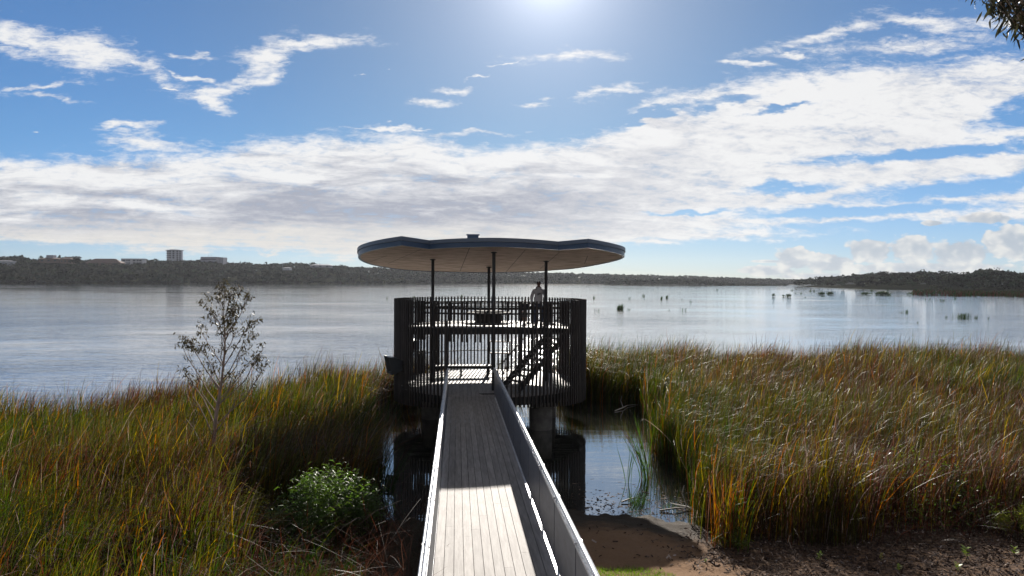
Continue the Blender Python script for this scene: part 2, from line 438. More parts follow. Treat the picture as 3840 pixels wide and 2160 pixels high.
def make_water():
    m = bpy.data.materials.new('lake_water'); m.use_nodes = True
    t = m.node_tree; T = NT(t); p = t.nodes['Principled BSDF']
    p.inputs['Base Color'].default_value = (0.012, 0.013, 0.011, 1)
    p.inputs['Roughness'].default_value = 0.02; p.inputs['IOR'].default_value = 1.75; p.inputs['Specular IOR Level'].default_value = 0.8; p.inputs['Coat Weight'].default_value = 1.0; p.inputs['Coat IOR'].default_value = 1.95; p.inputs['Coat Roughness'].default_value = 0.03
    oc = T.node('ShaderNodeTexCoord').outputs['Object']
    x, y, z = T.sep(oc)[:3]
    # the pool inside the reeds lies calm, the open lake is ruffled by the wind
    calm = T.m('MULTIPLY', T.sstep(y, 36, 31), T.m('MULTIPLY', T.sstep(x, -6.5, -5), T.sstep(x, 8, 6.5)))
    a = T.noise(T.mapping(oc, rot=(0, 0, R(9)), scale=(1.0, 3.2, 1)), 0.9, 5, 0.6, 0.4)
    b2 = T.noise(T.mapping(oc, rot=(0, 0, R(-6)), scale=(1, 2.4, 1)), 4.0, 4, 0.6)
    s = T.noise(T.mapping(oc, scale=(0.6, 1.0, 1)), 0.03, 5, 0.6)
    h = T.m('ADD', T.m('MULTIPLY', a, 0.022), T.m('MULTIPLY', b2, 0.006))
    near = T.sstep(y, 200, 40)
    h = T.m('ADD', h, T.m('MULTIPLY', near, T.m('MULTIPLY', T.noise(T.mapping(oc, rot=(0, 0, R(4)), scale=(0.5, 3.0, 1)), 0.8, 3, 0.55, 0.3), 0.045)))
    h = T.m('ADD', h, T.m('MULTIPLY', T.sstep(y, 320, 60), T.m('MULTIPLY', T.noise(T.mapping(oc, rot=(0, 0, R(-3)), scale=(0.13, 0.62, 1)), 1.0, 4, 0.6, 0.4), 0.075)))
    amp = T.m('MULTIPLY', T.lin(s, 0.38, 0.62, 0.25, 1.5), T.lin(calm, 0, 1, 1.0, 0.10))
    h = T.m('MULTIPLY', h, amp)
    bp = T.node('ShaderNodeBump'); t.links.new(bp.outputs[0], p.inputs['Coat Normal']); bp.inputs['Strength'].default_value = 1.0; bp.inputs['Distance'].default_value = 1.0
    t.links.new(h, bp.inputs['Height']); t.links.new(bp.outputs[0], p.inputs['Normal'])
    T.plug(p.inputs['Roughness'], T.lin(calm, 0, 1, 0.125, 0.015))
    w = nmesh('lake_water', [(-1750, -20, 0), (1750, -20, 0), (1750, 1850, 0), (-1750, 1850, 0)], [(0, 1, 2, 3)], m)
    tag(w, kind='structure')

make_ground()
make_water()

# ---------------------------------------------------------------- far shores: land, woodland
SKYL = [(-900, 950), (-300, 962), (0, 968), (60, 963), (140, 978), (270, 966), (300, 978), (430, 984), (560, 980), (650, 978), (760, 980), (880, 988), (1000, 992), (1160, 988),
        (1300, 1000), (1500, 1008), (1700, 1016), (2000, 1022), (2300, 1028), (2500, 1032), (2700, 1040), (2900, 1046), (3000, 1049), (3500, 1052), (4300, 1054)]
SHORE = [(-900, 560), (0, 640), (600, 720), (1000, 800), (1500, 930), (2200, 1180), (2700, 1260), (3200, 1350), (4300, 1500)]
def interp(tab, x): return np.interp(x, [a for a, b in tab], [b for a, b in tab])

def crowns(P, S, nf, leaf, seed, squash=0.75, jit=0.35, base=(0.030, 0.036, 0.028)):
    """P (n,3) crown centres, S (n,) radii -> many leaf-clump triangles through each crown"""
    r = np.random.default_rng(seed)
    n = len(P)
    d = r.normal(size=(n, nf, 3)); d /= np.linalg.norm(d, axis=2, keepdims=True)
    d[:, :, 2] = np.where(d[:, :, 2] < -0.35, -d[:, :, 2], d[:, :, 2])
    # a few lobes per crown
    lob = r.normal(size=(n, 5, 3)) * 0.45; lob[:, :, 2] = np.abs(lob[:, :, 2]) * 0.8
    k = r.integers(0, 5, size=(n, nf))
    L = np.take_along_axis(lob, k[:, :, None], axis=1)
    rad = r.uniform(0.35, 0.62, size=(n, nf, 1))
    c = (L + d * rad) * S[:, None, None]
    c[:, :, 2] *= squash
    c = c + P[:, None, :]
    c = c.reshape(-1, 3); N = len(c)
    sz = np.repeat(S, nf) * leaf * r.uniform(0.5, 1.4, N)
    u = r.normal(size=(N, 3)); u /= np.linalg.norm(u, axis=1, keepdims=True)
    w = np.cross(u, r.normal(size=(N, 3))); w /= np.linalg.norm(w, axis=1, keepdims=True)
    V = np.stack([c - u * sz[:, None], c + u * sz[:, None] * 0.9 + w * sz[:, None] * 0.3, c + w * sz[:, None] * 1.1, c - w * sz[:, None] * 0.8], 1).reshape(-1, 3)
    F = np.arange(N * 4).reshape(-1, 4)[:, [0, 3, 1, 2]]
    cb = np.array(base)[None, :] * (0.35 + 1.3 * r.random((n, 1)) ** 1.4) * np.stack([r.uniform(.85, 1.2, n), np.ones(n), r.uniform(.8, 1.1, n)], 1)
    cf = np.repeat(cb, nf, axis=0) * r.uniform(0.7, 1.3, (N, 1))
    Cc = np.ones((N, 4, 4), np.float32); Cc[..., :3] = cf[:, None, :]
    return V, F, Cc.reshape(-1, 4)

wood_mat = leafmat('woodland_leaves', attr=True, trans=0.05, rough=0.9, spec=0.0)
land_mat = mat('shore_land', (0.02, 0.022, 0.014), 1.0, spec=0.0, vary=0.4, vscale=0.05)

def land_strip(name, pxs, d0f, d1f, zf, step=8):
    """a sloping strip of land between two distances"""
    V = []; F = []
    ts = np.linspace(0, 1, step)
    for i, px in enumerate(pxs):
        for t in ts:
            d = d0f(px) * (1 - t) + d1f(px) * t
            V.append(((px - 1920) / 2560 * d, d, zf(px, d, t)))
    n = len(ts)
    for i in range(len(pxs) - 1):
        for j in range(n - 1):
            a = i * n + j; F.append((a, a + n, a + n + 1, a + 1))
    o = nmesh(name, V, F, land_mat, smooth=True)
    return tag(o, kind='structure')

def top_z(px, d, back):   # canopy height that meets the skyline at the back
    return CAMZ + (1050 - interp(SKYL, px) + (px - 1920) * 0.0052) / 2560 * d
def hill_z(px, d, t):
    back = top_z(px, interp(SHORE, px) * 1.35, 1) - 9.0
    return max(-0.5, -0.5 + (back + 0.5) * min(1, t * 1.15) ** 0.8) if t > 0.02 else -0.6
FRONT = lambda px: interp(SHORE, px)
land_strip('far_hills', np.linspace(-2500, 4400, 110), FRONT, lambda px: FRONT(px) * 1.38, hill_z)

r = np.random.default_rng(5)
n = 9200
px = r.uniform(-2400, 4300, n)
t = r.uniform(0.0, 1.0, n) ** 0.75
d = interp(SHORE, px) * (1.0 + 0.35 * t)
S = r.uniform(3.2, 6.0, n) * (0.85 + 0.15 * r.random(n))
back = np.array([top_z(a, interp(SHORE, a) * 1.35, 1) for a in px])
topz = 5.0 + (np.maximum(back, 8) - 5.0) * np.minimum(1, t * 1.12) ** 0.8 + r.normal(0, 1.0, n)
clump = fbm(px / 60, d / 30, 3, 4)
topz += (clump - 0.5) * 5 * t
P = np.stack([(px - 1920) / 2560 * d, d, topz - S * 0.75], 1)
V, F, CV = crowns(P, S, 34, 0.31, 21)
o = nmesh('far_woodland', V, F, wood_mat, colattr=CV); tag(o, kind='stuff', label='dark wooded far shore across the lake', cat='woodland')
# undergrowth fringe at the waterline
n = 1900
px = r.uniform(-2400, 4300, n); d = interp(SHORE, px) * r.uniform(0.985, 1.01, n); S = r.uniform(1.6, 3.0, n)
P = np.stack([(px - 1920) / 2560 * d, d, r.uniform(0.3, 1.6, n)], 1)
V, F, CV = crowns(P, S, 22, 0.32, 22, base=(0.018, 0.021, 0.022))
o = nmesh('far_shore_scrub', V, F, wood_mat, colattr=CV); tag(o, kind='stuff', label='dark scrub lining the far waterline', cat='scrub')

# low wooded spit in the middle distance
r = np.random.default_rng(6)
SP = [(2270, 1061), (2340, 1050), (2480, 1049), (2560, 1046), (2620, 1050), (2700, 1058), (2780, 1064), (2950, 1066)]
n = 520
px = 2270 + 680 * r.random(n) ** 1.2; d = 950 + r.uniform(0, 90, n); S = r.uniform(1.8, 3.6, n)
tz = CAMZ + (HOR(px) - interp(SP, px)) / 2560 * d + r.normal(0, 0.5, n)
S = np.minimum(S, np.maximum(tz, 0.8) * 0.7)
P = np.stack([(px - 1920) / 2560 * d, d, np.maximum(tz * r.uniform(0.3, 1.0, n) - S * 0.6, 0.3)], 1)
V, F, CV = crowns(P, S, 30, 0.3, 23)
o = nmesh('spit_woodland', V, F, wood_mat, colattr=CV); tag(o, kind='stuff', label='low wooded spit in the middle of the lake', cat='woodland')
land_strip('spit_land', np.linspace(2280, 2930, 20), lambda p: 945.0, lambda p: 1045.0, lambda p, d, t: 0.5 * math.sin(math.pi * t) - 0.1, 6)

# right headland, nearer
HL = [(2985, 1052), (3060, 1045), (3130, 1038), (3324, 1026), (3450, 1024), (3577, 1028), (3660, 1024), (3727, 1015), (3800, 1026), (4000, 1020), (4500, 1018)]
HD = [(2960, 800), (3100, 640), (3300, 520), (3600, 430), (3840, 380), (4500, 320)]
r = np.random.default_rng(8)
n = 1500
px = r.uniform(2985, 4500, n); t = r.random(n); d = interp(HD, px) * (1 + 0.3 * t); S = r.uniform(2.4, 4.4, n)
tz = CAMZ + (HOR(px) - interp(HL, px)) / 2560 * interp(HD, px) * 1.3
topz = 4.0 + (np.maximum(tz, 5) - 4.0) * np.minimum(1, 0.25 + t * 0.9) + r.normal(0, 0.7, n)
topz += (fbm(px / 40, d / 20, 3, 4) - 0.5) * 4
P = np.stack([(px - 1920) / 2560 * d, d, topz - S * 0.75], 1)
V, F, CV = crowns(P, S, 80, 0.17, 24)
o = nmesh('headland_woodland', V, F, wood_mat, colattr=CV); tag(o, kind='stuff', label='wooded headland on the right shore of the lake', cat='woodland')
land_strip('headland', np.linspace(2970, 4520, 40), lambda p: interp(HD, p) * 0.97, lambda p: interp(HD, p) * 1.36,
           lambda p, d, t: -0.4 + 4.5 * min(1, t * 1.6) * min(1, (p - 2965) / 300), 8)
# ---------------------------------------------------------------- buildings beyond the far trees
M_conc = mat('pale_render', (0.42, 0.44, 0.50), 0.8)
M_blk = mat('grey_cladding', (0.20, 0.21, 0.26), 0.7)
M_pale = mat('light_cladding', (0.21, 0.21, 0.25), 0.7)
M_win = mat('window_glass', (0.03, 0.04, 0.06), 0.15)
M_tile = mat('brown_roof_tiles', (0.10, 0.065, 0.055), 0.85, vary=0.2, vscale=0.6)
M_white = mat('white_render', (0.30, 0.32, 0.36), 0.8)

def far_pt(px, d): return ((px - 1920) / 2560 * d, d)
def zat(px, py, d): return CAMZ + (HOR(px) - py) / 2560 * d

def apartment_tower():
    d = 960; x, y = far_pt(655.5, d)
    zt = zat(655, 938, d); zb = zt - 27
    e = empty('apartment_tower', (x, y, zb))
    tag(e, 'tall pale round-cornered apartment tower with stacked balconies above the far trees', 'building')
    Rr = 11.0
    m = MB(); m.ring(0.01, Rr - 0.9, 0, 26.2, n=32); m.build('wall', M_conc, e)
    n = 9; fh = 26.0 / n
    m = MB()
    for k in range(n): m.ring(Rr - 1.2, Rr + 0.5, k * fh, k * fh + 0.35, n=32)
    m.build('balcony', M_conc, e)
    for a0 in (-150, -128, -106, -80, -52, -30):
        for k in range(n):
            if k == 4 and a0 in (-106, -80): continue
            m = MB(); m.ring(Rr - 1.0, Rr - 0.75, k * fh + 0.7, k * fh + fh - 0.45, R(a0), R(a0 + 13), 5); m.build('window', M_win, e)
    m = MB(); m.ring(0.01, Rr + 1.0, 26.2, 26.8, n=32); m.ring(0.01, 7.0, 26.8, 27.6, n=24); m.build('roof', M_blk, e)

def office_block():
    d = 980; x, y = far_pt(803, d); zt = zat(803, 964, d)
    e = empty('office_block', (x, y, zt - 16)); tag(e, 'low grey flat-roofed office block with two thin roof masts', 'building')
    m = MB(); m.box((-4.5, 0, 8), (23, 14, 16)); m.box((-15, 0, 7.4), (4, 12, 14.8)); m.build('wall', M_blk, e)
    m = MB(); m.box((8.5, -0.5, 7.8), (5, 15, 15.6)); m.build('pale_wall', M_pale, e)
    m = MB(); m.box((13.4, 0, 7.7), (4.8, 14, 15.4)); m.build('dark_wall', M_blk, e)
    for k in range(3):
        m = MB(); m.box((-4.5, -7.03, 4.4 + 4 * k), (21, 0.1, 1.2)); m.build('window', M_win, e)
    m = MB(); m.box((-8, 0, 17.6), (0.25, 0.25, 3.4)); m.build('mast', M_blk, e)
    m = MB(); m.box((-4, 0, 17.6), (0.25, 0.25, 3.4)); m.build('mast', M_blk, e)

def white_flats():
    d = 900; x, y = far_pt(502, d); zt = zat(502, 971, d)
    e = empty('apartment_block', (x, y, zt - 9)); tag(e, 'long low white block of flats with dark windows left of the tower', 'building')
    m = MB(); m.box((0, 0, 4.5), (28, 10, 9)); m.build('wall', M_white, e)
    for xx, w in ((-10.5, 3.6), (-6.3, 1.6), (-3.4, 2.2), (3.2, 3.4), (7.6, 2.4), (11.2, 3.0)):
        for z in (3.4, 6.9):
            m = MB(); m.box((xx, -5.04, z), (w, 0.1, 1.7)); m.build('window', M_win, e)
    m = MB(); m.box((0, 0, 9.15), (28.6, 10.6, 0.3)); m.build('roof', M_blk, e)

def hip_house(px, py, d, w, h, hr, label, box=None, rm=None, wm=None):
    x, y = far_pt(px, d); zt = zat(px, py, d)
    e = empty('house', (x, y, zt - h - hr)); tag(e, label, 'house')
    m = MB(); m.box((0, 0, h / 2), (w * 0.94, 10, h)); m.build('wall', wm or M_pale, e)
    m = MB(); a = w / 2; q = w * 0.28
    m.add([(-a, -6, h), (a, -6, h), (a, 6, h), (-a, 6, h), (-q, 0, h + hr), (q, 0, h + hr)], [(3, 2, 1, 0), (0, 1, 5, 4), (1, 2, 5), (2, 3, 4, 5), (3, 0, 4)])
    m.build('roof', rm or M_tile, e)
    for k in (-0.3, 0.0, 0.3):
        m = MB(); m.box((w * k, -5.04, h * 0.55), (w * 0.1, 0.1, 1.3)); m.build('window', M_win, e)
    if box:
        m = MB(); m.box((box[0], 0, h + hr + box[2] / 2 - 0.3), (box[1], 6, box[2])); m.build('lift_housing', M_pale, e)

apartment_tower(); office_block(); white_flats()
hip_house(395, 970, 860, 46, 3, 5.5, 'long brown hipped roof rising over trees left of the white flats', wm=M_tile)
hip_house(193, 967, 800, 25, 5, 1.2, 'brown roofed house with a square box on its ridge', box=(0, 8, 3.4), wm=M_tile)
hip_house(255, 965, 800, 14, 5, 2.4, 'small pointed brown roof beside the large round tree', wm=M_tile)
hip_house(12, 977, 760, 24, 6, 0.8, 'pale flat-roofed house at the far left edge among trees', rm=M_pale, wm=M_white)
hip_house(1205, 991, 930, 30, 3, 1.5, 'low grey roofed house showing over the trees near the canopy', rm=M_blk)
hip_house(1077, 1003, 900, 9, 3, 0.6, 'tiny white roof sunk in the treetops beyond the lake', rm=M_white, wm=M_white)
def mast():
    d = 900; x, y = far_pt(1060, d); zt = zat(1060, 984, d)
    m = MB(); m.tube([(0, 0, 0), (0, 0, 15)], 0.16, 6); m.box((0, 0, 14.2), (4.4, 0.25, 0.25)); m.box((0, 0, 12.8), (3, 0.25, 0.25))
    o = m.build('power_pole', M_blk); o.location = (x, y, zt - 15); tag(o, 'thin power pole with crossarms standing above the treeline', 'pole')
mast()
def round_tree():
    d = 770; x, y = far_pt(288, d); zt = zat(288, 960, d)
    e = empty('gum_tree', (x, y, zt - 17)); tag(e, 'large round-headed tree taller than the treeline beside the brown roofs', 'tree')
    m = MB(); m.tube([(0, 0, 0), (0.3, 0, 5), (0, 0, 11)], [0.5, 0.4, 0.2], 7); m.build('trunk', land_mat, e)
    r = np.random.default_rng(3)
    P = np.array([(0, 0, 12.5), (-3.5, 0, 11), (3, 0.5, 11), (1, 0, 14.2), (-1, 1, 9)]); S = np.array([5.0, 4.0, 4.2, 3.4, 5.0])
    V, F, CV = crowns(P, S, 130, 0.16, 31); nmesh('crown', V, F, wood_mat, e, colattr=CV)
round_tree()

# ---------------------------------------------------------------- lookout tower
M_slat = mat('dark_timber_slats', (0.030, 0.023, 0.019), 0.75, vary=0.35, vscale=2, stretch=(8, 8, 1), island=0.35, bump=0.2, bscale=40)
M_steel = mat('dark_painted_steel', (0.018, 0.018, 0.020), 0.55)
M_deck = mat('weathered_deck_boards', (0.20, 0.185, 0.176), 0.66, vary=0.14, vscale=3.0, stretch=(6, 0.6, 6), island=0.14, bump=0.25, bscale=60, color2=(0.265, 0.25, 0.238), spec=0.3)
M_floor = mat('tower_deck_boards', (0.20, 0.185, 0.175), 0.6, vary=0.14, vscale=3.0, stretch=(6, 0.6, 6), island=0.18, bump=0.25, bscale=60, color2=(0.27, 0.25, 0.24))
M_fasc = mat('blue_fascia', (0.025, 0.06, 0.125), 0.35, vary=0.1, vscale=2)
M_fasc2 = mat('blue_grey_flashing', (0.10, 0.13, 0.18), 0.4, metal=0.1)
M_soff = mat('plywood_soffit', (0.48, 0.345, 0.255), 0.85, spec=0.15, vary=0.2, vscale=1.6, stretch=(1, 3.5, 1), color2=(0.66, 0.50, 0.39))
M_roof = mat('roof_sheet', (0.3, 0.33, 0.36), 0.4, metal=0.3)
M_conc2 = mat('concrete', (0.15, 0.14, 0.125), 0.9, vary=0.3, vscale=3, bump=0.3, bscale=20)
M_seat = mat('bench_boards', (0.03, 0.026, 0.024), 0.8, spec=0.1, vary=0.3, vscale=4)
M_hood = mat('dark_metal_hood', (0.055, 0.06, 0.065), 0.4, metal=0.4)
M_rust = mat('rust_brown_panel', (0.09, 0.035, 0.022), 0.7, vary=0.3, vscale=5)

YAW = R(4.6)
TX, TY = -0.84, 27.0
RT = 3.74
Z1, Z2, ZTOP = 1.42, 3.62, 4.70
tower = empty('lookout_tower', (TX, TY, 0), YAW)
tag(tower, 'round two-storey lakeside viewing tower of dark vertical slats under a lobed blue-edged canopy', 'lookout tower')
ca, sa = math.cos(YAW), math.sin(YAW)
def loc(x, y): dx, dy = x - TX, y - TY; return (dx * ca + dy * sa, -dx * sa + dy * ca)

def slats():
    m = MB(); N = 152
    for k in range(N):
        t = 2 * math.pi * (k + 0.5) / N
        c, s = math.cos(t), math.sin(t)
        a, b = RT * c, RT * s
        zb = 1.10 - 0.26 * abs(c) ** 1.2 + random.uniform(-0.012, 0.012); zt = ZTOP + random.uniform(-0.006, 0.006)
        spans = [(zb, zt)]
        if b < 0 and -1.66 < a < 0.02: spans = [(3.42 - (0.12 if k % 3 else 0), zt)]
        elif b > 2.9 and 0.18 < a < 1.02: spans = [(zb, 2.16), (2.66, zt)]
        elif b < -0.3 and a < -3.1 and b > -1.9: spans = [(zb, 2.02), (2.48, zt)]
        elif b > 1.6 and b < 2.6 and a < -2.5: spans = [(zb, 2.4), (2.86, zt)]
        for z0, z1 in spans:
            m.box((a, b, (z0 + z1) / 2), (0.062, 0.050, z1 - z0), t)
    m.build('slat_screen', M_slat, tower)
slats()
gapL, gapR = math.atan2(-3.36, -1.66), math.atan2(-3.74, 0.03)
def rails():
    for z0, z1, r0, r1 in ((4.60, 4.625, RT - 0.075, RT - 0.045), (4.44, 4.50, RT - 0.085, RT - 0.045), (4.24, 4.30, RT - 0.085, RT - 0.045)):
        m = MB(); m.ring(r0, r1, z0, z1, n=120); m.build('ring_rail', M_steel, tower)
    m = MB()
    pts = [((RT - 0.22) * math.cos(t), (RT - 0.22) * math.sin(t), 4.42) for t in np.linspace(R(-88), R(-88 + 360 - 2), 90)]
    m.tube(pts, 0.022, 6); m.build('handrail', M_steel, tower)
    m = MB()
    pts = [((RT - 0.18) * math.cos(t), (RT - 0.18) * math.sin(t), 2.30) for t in np.linspace(gapR + R(6), gapL + 2 * math.pi - R(4), 90)]
    m.tube(pts, 0.022, 6); m.build('handrail', M_steel, tower)
    m = MB(); m.ring(RT - 0.16, RT - 0.046, 1.12, 1.40, n=120); m.build('rim_beam', M_steel, tower)
    m = MB(); m.ring(RT - 0.16, RT - 0.046, 3.36, 3.60, a0=R(-18), a1=R(198), n=90); m.build('rim_beam', M_steel, tower)
rails()

def boards(name, r, z, thick, bmin, bw=0.137, hole=None, mat_=None):
    m = MB(); a = -r + 0.01
    while a < r:
        w = min(bw - 0.006, r - a)
        e = min(math.sqrt(max(r * r - a * a, 0)), math.sqrt(max(r * r - (a + w) ** 2, 0)))
        lo, hi = max(-e, bmin), e
        if hi - lo > 0.1:
            cuts = [lo]; q = lo + random.uniform(0.8, 3.2)
            while q < hi - 0.4: cuts.append(q); q += random.uniform(1.8, 3.0)
            cuts.append(hi)
            for u, v in zip(cuts[:-1], cuts[1:]):
                m.box((a + w / 2, (u + v) / 2, z - thick / 2), (w, v - u - 0.004, thick))
        a += bw
    return m.build(name, mat_ or M_floor, tower)
boards('lower_deck', RT - 0.05, Z1, 0.03, -9)
boards('upper_deck', RT - 0.05, Z2, 0.03, -0.95)
def structure():
    e = math.sqrt((RT - 0.05) ** 2 - 0.95 ** 2)
    m = MB(); m.box((0, -1.02, Z2 - 0.13), (2 * e, 0.12, 0.25)); m.build('front_beam', M_steel, tower)
    m = MB()
    for b in (-0.2, 0.8, 1.8, 2.7):
        q = math.sqrt((RT - 0.18) ** 2 - b * b); m.box((0, b, Z2 - 0.11), (2 * q, 0.08, 0.15))
    m.build('floor_joist', M_steel, tower)
    m = MB()
    for b in (-2.8, -1.9, -0.9, 0, 0.9, 1.9, 2.8):
        q = math.sqrt((RT - 0.18) ** 2 - b * b); m.box((0, b, Z1 - 0.13), (2 * q, 0.08, 0.18))
    for a in (-2.2, -0.1, 2.2):
        q = math.sqrt((RT - 0.18) ** 2 - a * a); m.box((a, 0, Z1 - 0.30), (0.14, 2 * q, 0.16))
    m.build('floor_bearer', M_steel, tower)
    def roofz(a, b):   # underside of the tilted canopy
        return Z2 + 1.8 + 0.83 - 0.105 * (b * ca + a * sa)
    for a, b in ((2.2, 0), (-2.28, 0), (0, -2.2), (0.02, 2.1)):
        m = MB(); zt = roofz(a, b)
        m.tube([(a, b, Z1), (a, b, zt - 0.02)], 0.062, 14)
        o = m.build('post', M_steel, tower, smooth=True)
        m = MB(); m.ring(0.02, 0.11, -0.02, 0.02, n=20); pl = m.build('cap_plate', M_steel, o); pl.location = (a, b, zt - 0.05)
    m = MB(); m.box((-1.70, -3.28, (Z1 + Z2) / 2 + 0.2), (0.13, 0.10, Z2 - Z1 + 0.4)); m.build('entrance_post', M_steel, tower)
    for a, b in ((2.2, 0), (-2.28, 0), (0, -2.2), (0.02, 2.1), (1.75, -2.15)):
        m = MB(); m.tube([(a, b, -0.9), (a, b, Z1 - 0.38)], 0.40, 28); m.tube([(a, b, -0.88), (a, b, Z1 - 0.66)], 0.425, 28, cap=True)
        m.build('concrete_pile', M_conc2, tower, smooth=True)
    m = MB()
    for k in range(12): m.box((-0.48 + k * 0.045, -3.02, Z1 + 0.008), (0.014, 0.24, 0.008), 0.5)
    m.build('floor_grate', M_steel, tower)
    return roofz
roofz = structure()

def stairs():
    A = Vector((0.60, -2.55, Z1)); B = Vector((2.72, -0.98, Z2)); n = 12
    d = Vector((B.x - A.x, B.y - A.y, 0)); L = d.length; d.normalize(); s = Vector((-d.y, d.x, 0)); yaw = math.atan2(d.y, d.x)
    st = empty('staircase'); st.parent = tower
    for sg in (-1, 1):
        m = MB(); o = s * (0.44 * sg)
        p = [A + o, B + o]
        h = 0.15; w = s * 0.03
        q = [p[0] - w - Vector((0, 0, 0.02)), p[0] + w - Vector((0, 0, 0.02)), p[1] + w - Vector((0, 0, h)), p[1] - w - Vector((0, 0, h))]
        r_ = [p[0] - w + Vector((0, 0, h + 0.1)), p[0] + w + Vector((0, 0, h + 0.1)), p[1] + w + Vector((0, 0, 0.06)), p[1] - w + Vector((0, 0, 0.06))]
        m.hexa(q + r_); m.build('stringer', M_steel, st)
        m = MB()
        m.tube([p[0] + Vector((0, 0, 0.95)) - d * 0.25, p[0] + Vector((0, 0, 1.0)), p[1] + Vector((0, 0, 0.95)), p[1] + Vector((0, 0, 0.95)) + d * 0.2], 0.022, 6)
        m.tube([p[0] + Vector((0, 0, 0.55)), p[1] + Vector((0, 0, 0.5))], 0.012, 6)
        m.tube([p[0], p[0] + Vector((0, 0, 1.0))], 0.018, 6); m.tube([(p[0] + p[1]) / 2, (p[0] + p[1]) / 2 + Vector((0, 0, 1.0))], 0.018, 6)
        m.tube([p[1], p[1] + Vector((0, 0, 0.95))], 0.018, 6)
        m.build('stair_handrail', M_steel, st)
    for k in range(n):
        c = A + (B - A) * ((k + 0.6) / n)
        m = MB(); m.box((c.x, c.y, Z1 + (Z2 - Z1) * (k + 1) / n - 0.02), (0.26, 0.84, 0.035), yaw); m.build('tread', M_floor, st)
stairs()

def hood(ang, zc, sc_=1.0, ext=0.34):
    """flared viewing hood pushed through the slat screen"""
    h = empty('viewing_hood', (RT * math.cos(ang), RT * math.sin(ang), zc)); h.parent = tower; h.rotation_euler = (0, 0, ang)
    w0, h0, w1, h1 = 0.24 * sc_, 0.17 * sc_, 0.36 * sc_, 0.30 * sc_
    x0, x1 = -0.12, ext
    def quadbox(name, a, b, c, d, n, mt):
        m = MB(); n = Vector(n) * 0.018
        m.hexa([Vector(a), Vector(b), Vector(c), Vector(d)] + [Vector(a) + n, Vector(b) + n, Vector(c) + n, Vector(d) + n]); m.build(name, mt, h)
    quadbox('hood_top', (x0, -w0, h0), (x1, -w1, h1 * 0.9), (x1, w1, h1 * 0.9), (x0, w0, h0), (0, 0, 1), M_hood)
    quadbox('hood_bottom', (x0, -w0, -h0), (x1 * 0.72, -w1, -h1), (x1 * 0.72, w1, -h1), (x0, w0, -h0), (0, 0, 1), M_hood)
    for s in (-1, 1):
        quadbox('hood_side', (x0, s * w0, -h0), (x1 * 0.72, s * w1, -h1), (x1, s * w1, h1 * 0.9), (x0, s * w0, h0), (0, -s, 0), M_hood)
    m = MB(); m.box((0.10, 0, 0), (0.02, 2 * w0, 2 * h0 * 1.05)); m.build('hood_panel', M_rust, h)
hood(R(180 + 19), 2.26, 1.15, 0.42)
hood(R(180 - 33), 2.64, 1.0, 0.30)

def window_frame():
    a, b = 0.60, math.sqrt(RT ** 2 - 0.36) - 0.02
    w = empty('viewing_window', (a, b, 2.41)); w.parent = tower; w.rotation_euler = (0, 0, math.atan2(b, a) - math.pi / 2)
    m = MB()
    m.box((0, 0, 0.26), (0.94, 0.24, 0.04)); m.box((0, 0, -0.26), (0.94, 0.24, 0.04)); m.box((-0.45, 0, 0), (0.04, 0.24, 0.48)); m.box((0.45, 0, 0), (0.04, 0.24, 0.48))
    m.build('window_frame', M_rust, w)
window_frame()

# canopy outline, surveyed round the edge (world x, y); 1 marks a corner
OUT = [(-3.8, 23.46, 1), (-4.65, 24.2, 0), (-5.29, 24.95, 0), (-5.75, 25.75, 0), (-6.02, 26.7, 0), (-6.10, 27.7, 0), (-5.95, 28.8, 0), (-5.50, 29.8, 0), (-4.93, 30.55, 0), (-4.0, 31.06, 0),
       (-2.27, 31.4, 0), (-1.09, 31.45, 0), (0.68, 31.15, 0), (1.82, 30.5, 0), (2.88, 29.6, 0), (3.79, 28.05, 0), (4.19, 27.0, 0), (4.30, 26.2, 0), (4.12, 25.5, 0), (3.68, 24.85, 0),
       (3.17, 24.28, 0), (2.66, 23.8, 1), (1.64, 24.42, 1), (0.9, 24.05, 0), (0.1, 23.8, 0), (-0.65, 23.7, 0), (-1.4, 23.78, 0), (-2.2, 23.98, 0), (-2.95, 24.3, 1)]
def outline(sub=5):
    n = len(OUT); pts = []
    P = [Vector((a, b)) for a, b, c in OUT]
    for i in range(n):
        p1, p2 = P[i], P[(i + 1) % n]
        t1 = (P[(i + 1) % n] - P[i - 1]) * 0.5 if not OUT[i][2] else None
        t2 = (P[(i + 2) % n] - P[i]) * 0.5 if not OUT[(i + 1) % n][2] else None
        d = p2 - p1
        if t1 is None: t1 = d * 1.0
        if t2 is None: t2 = d * 1.0
        for k in range(sub):
            s = k / sub; h00 = 2 * s ** 3 - 3 * s * s + 1; h10 = s ** 3 - 2 * s * s + s; h01 = -2 * s ** 3 + 3 * s * s; h11 = s ** 3 - s * s
            pts.append(p1 * h00 + t1 * h10 + p2 * h01 + t2 * h11)
    return [loc(p.x, p.y) for p in pts]
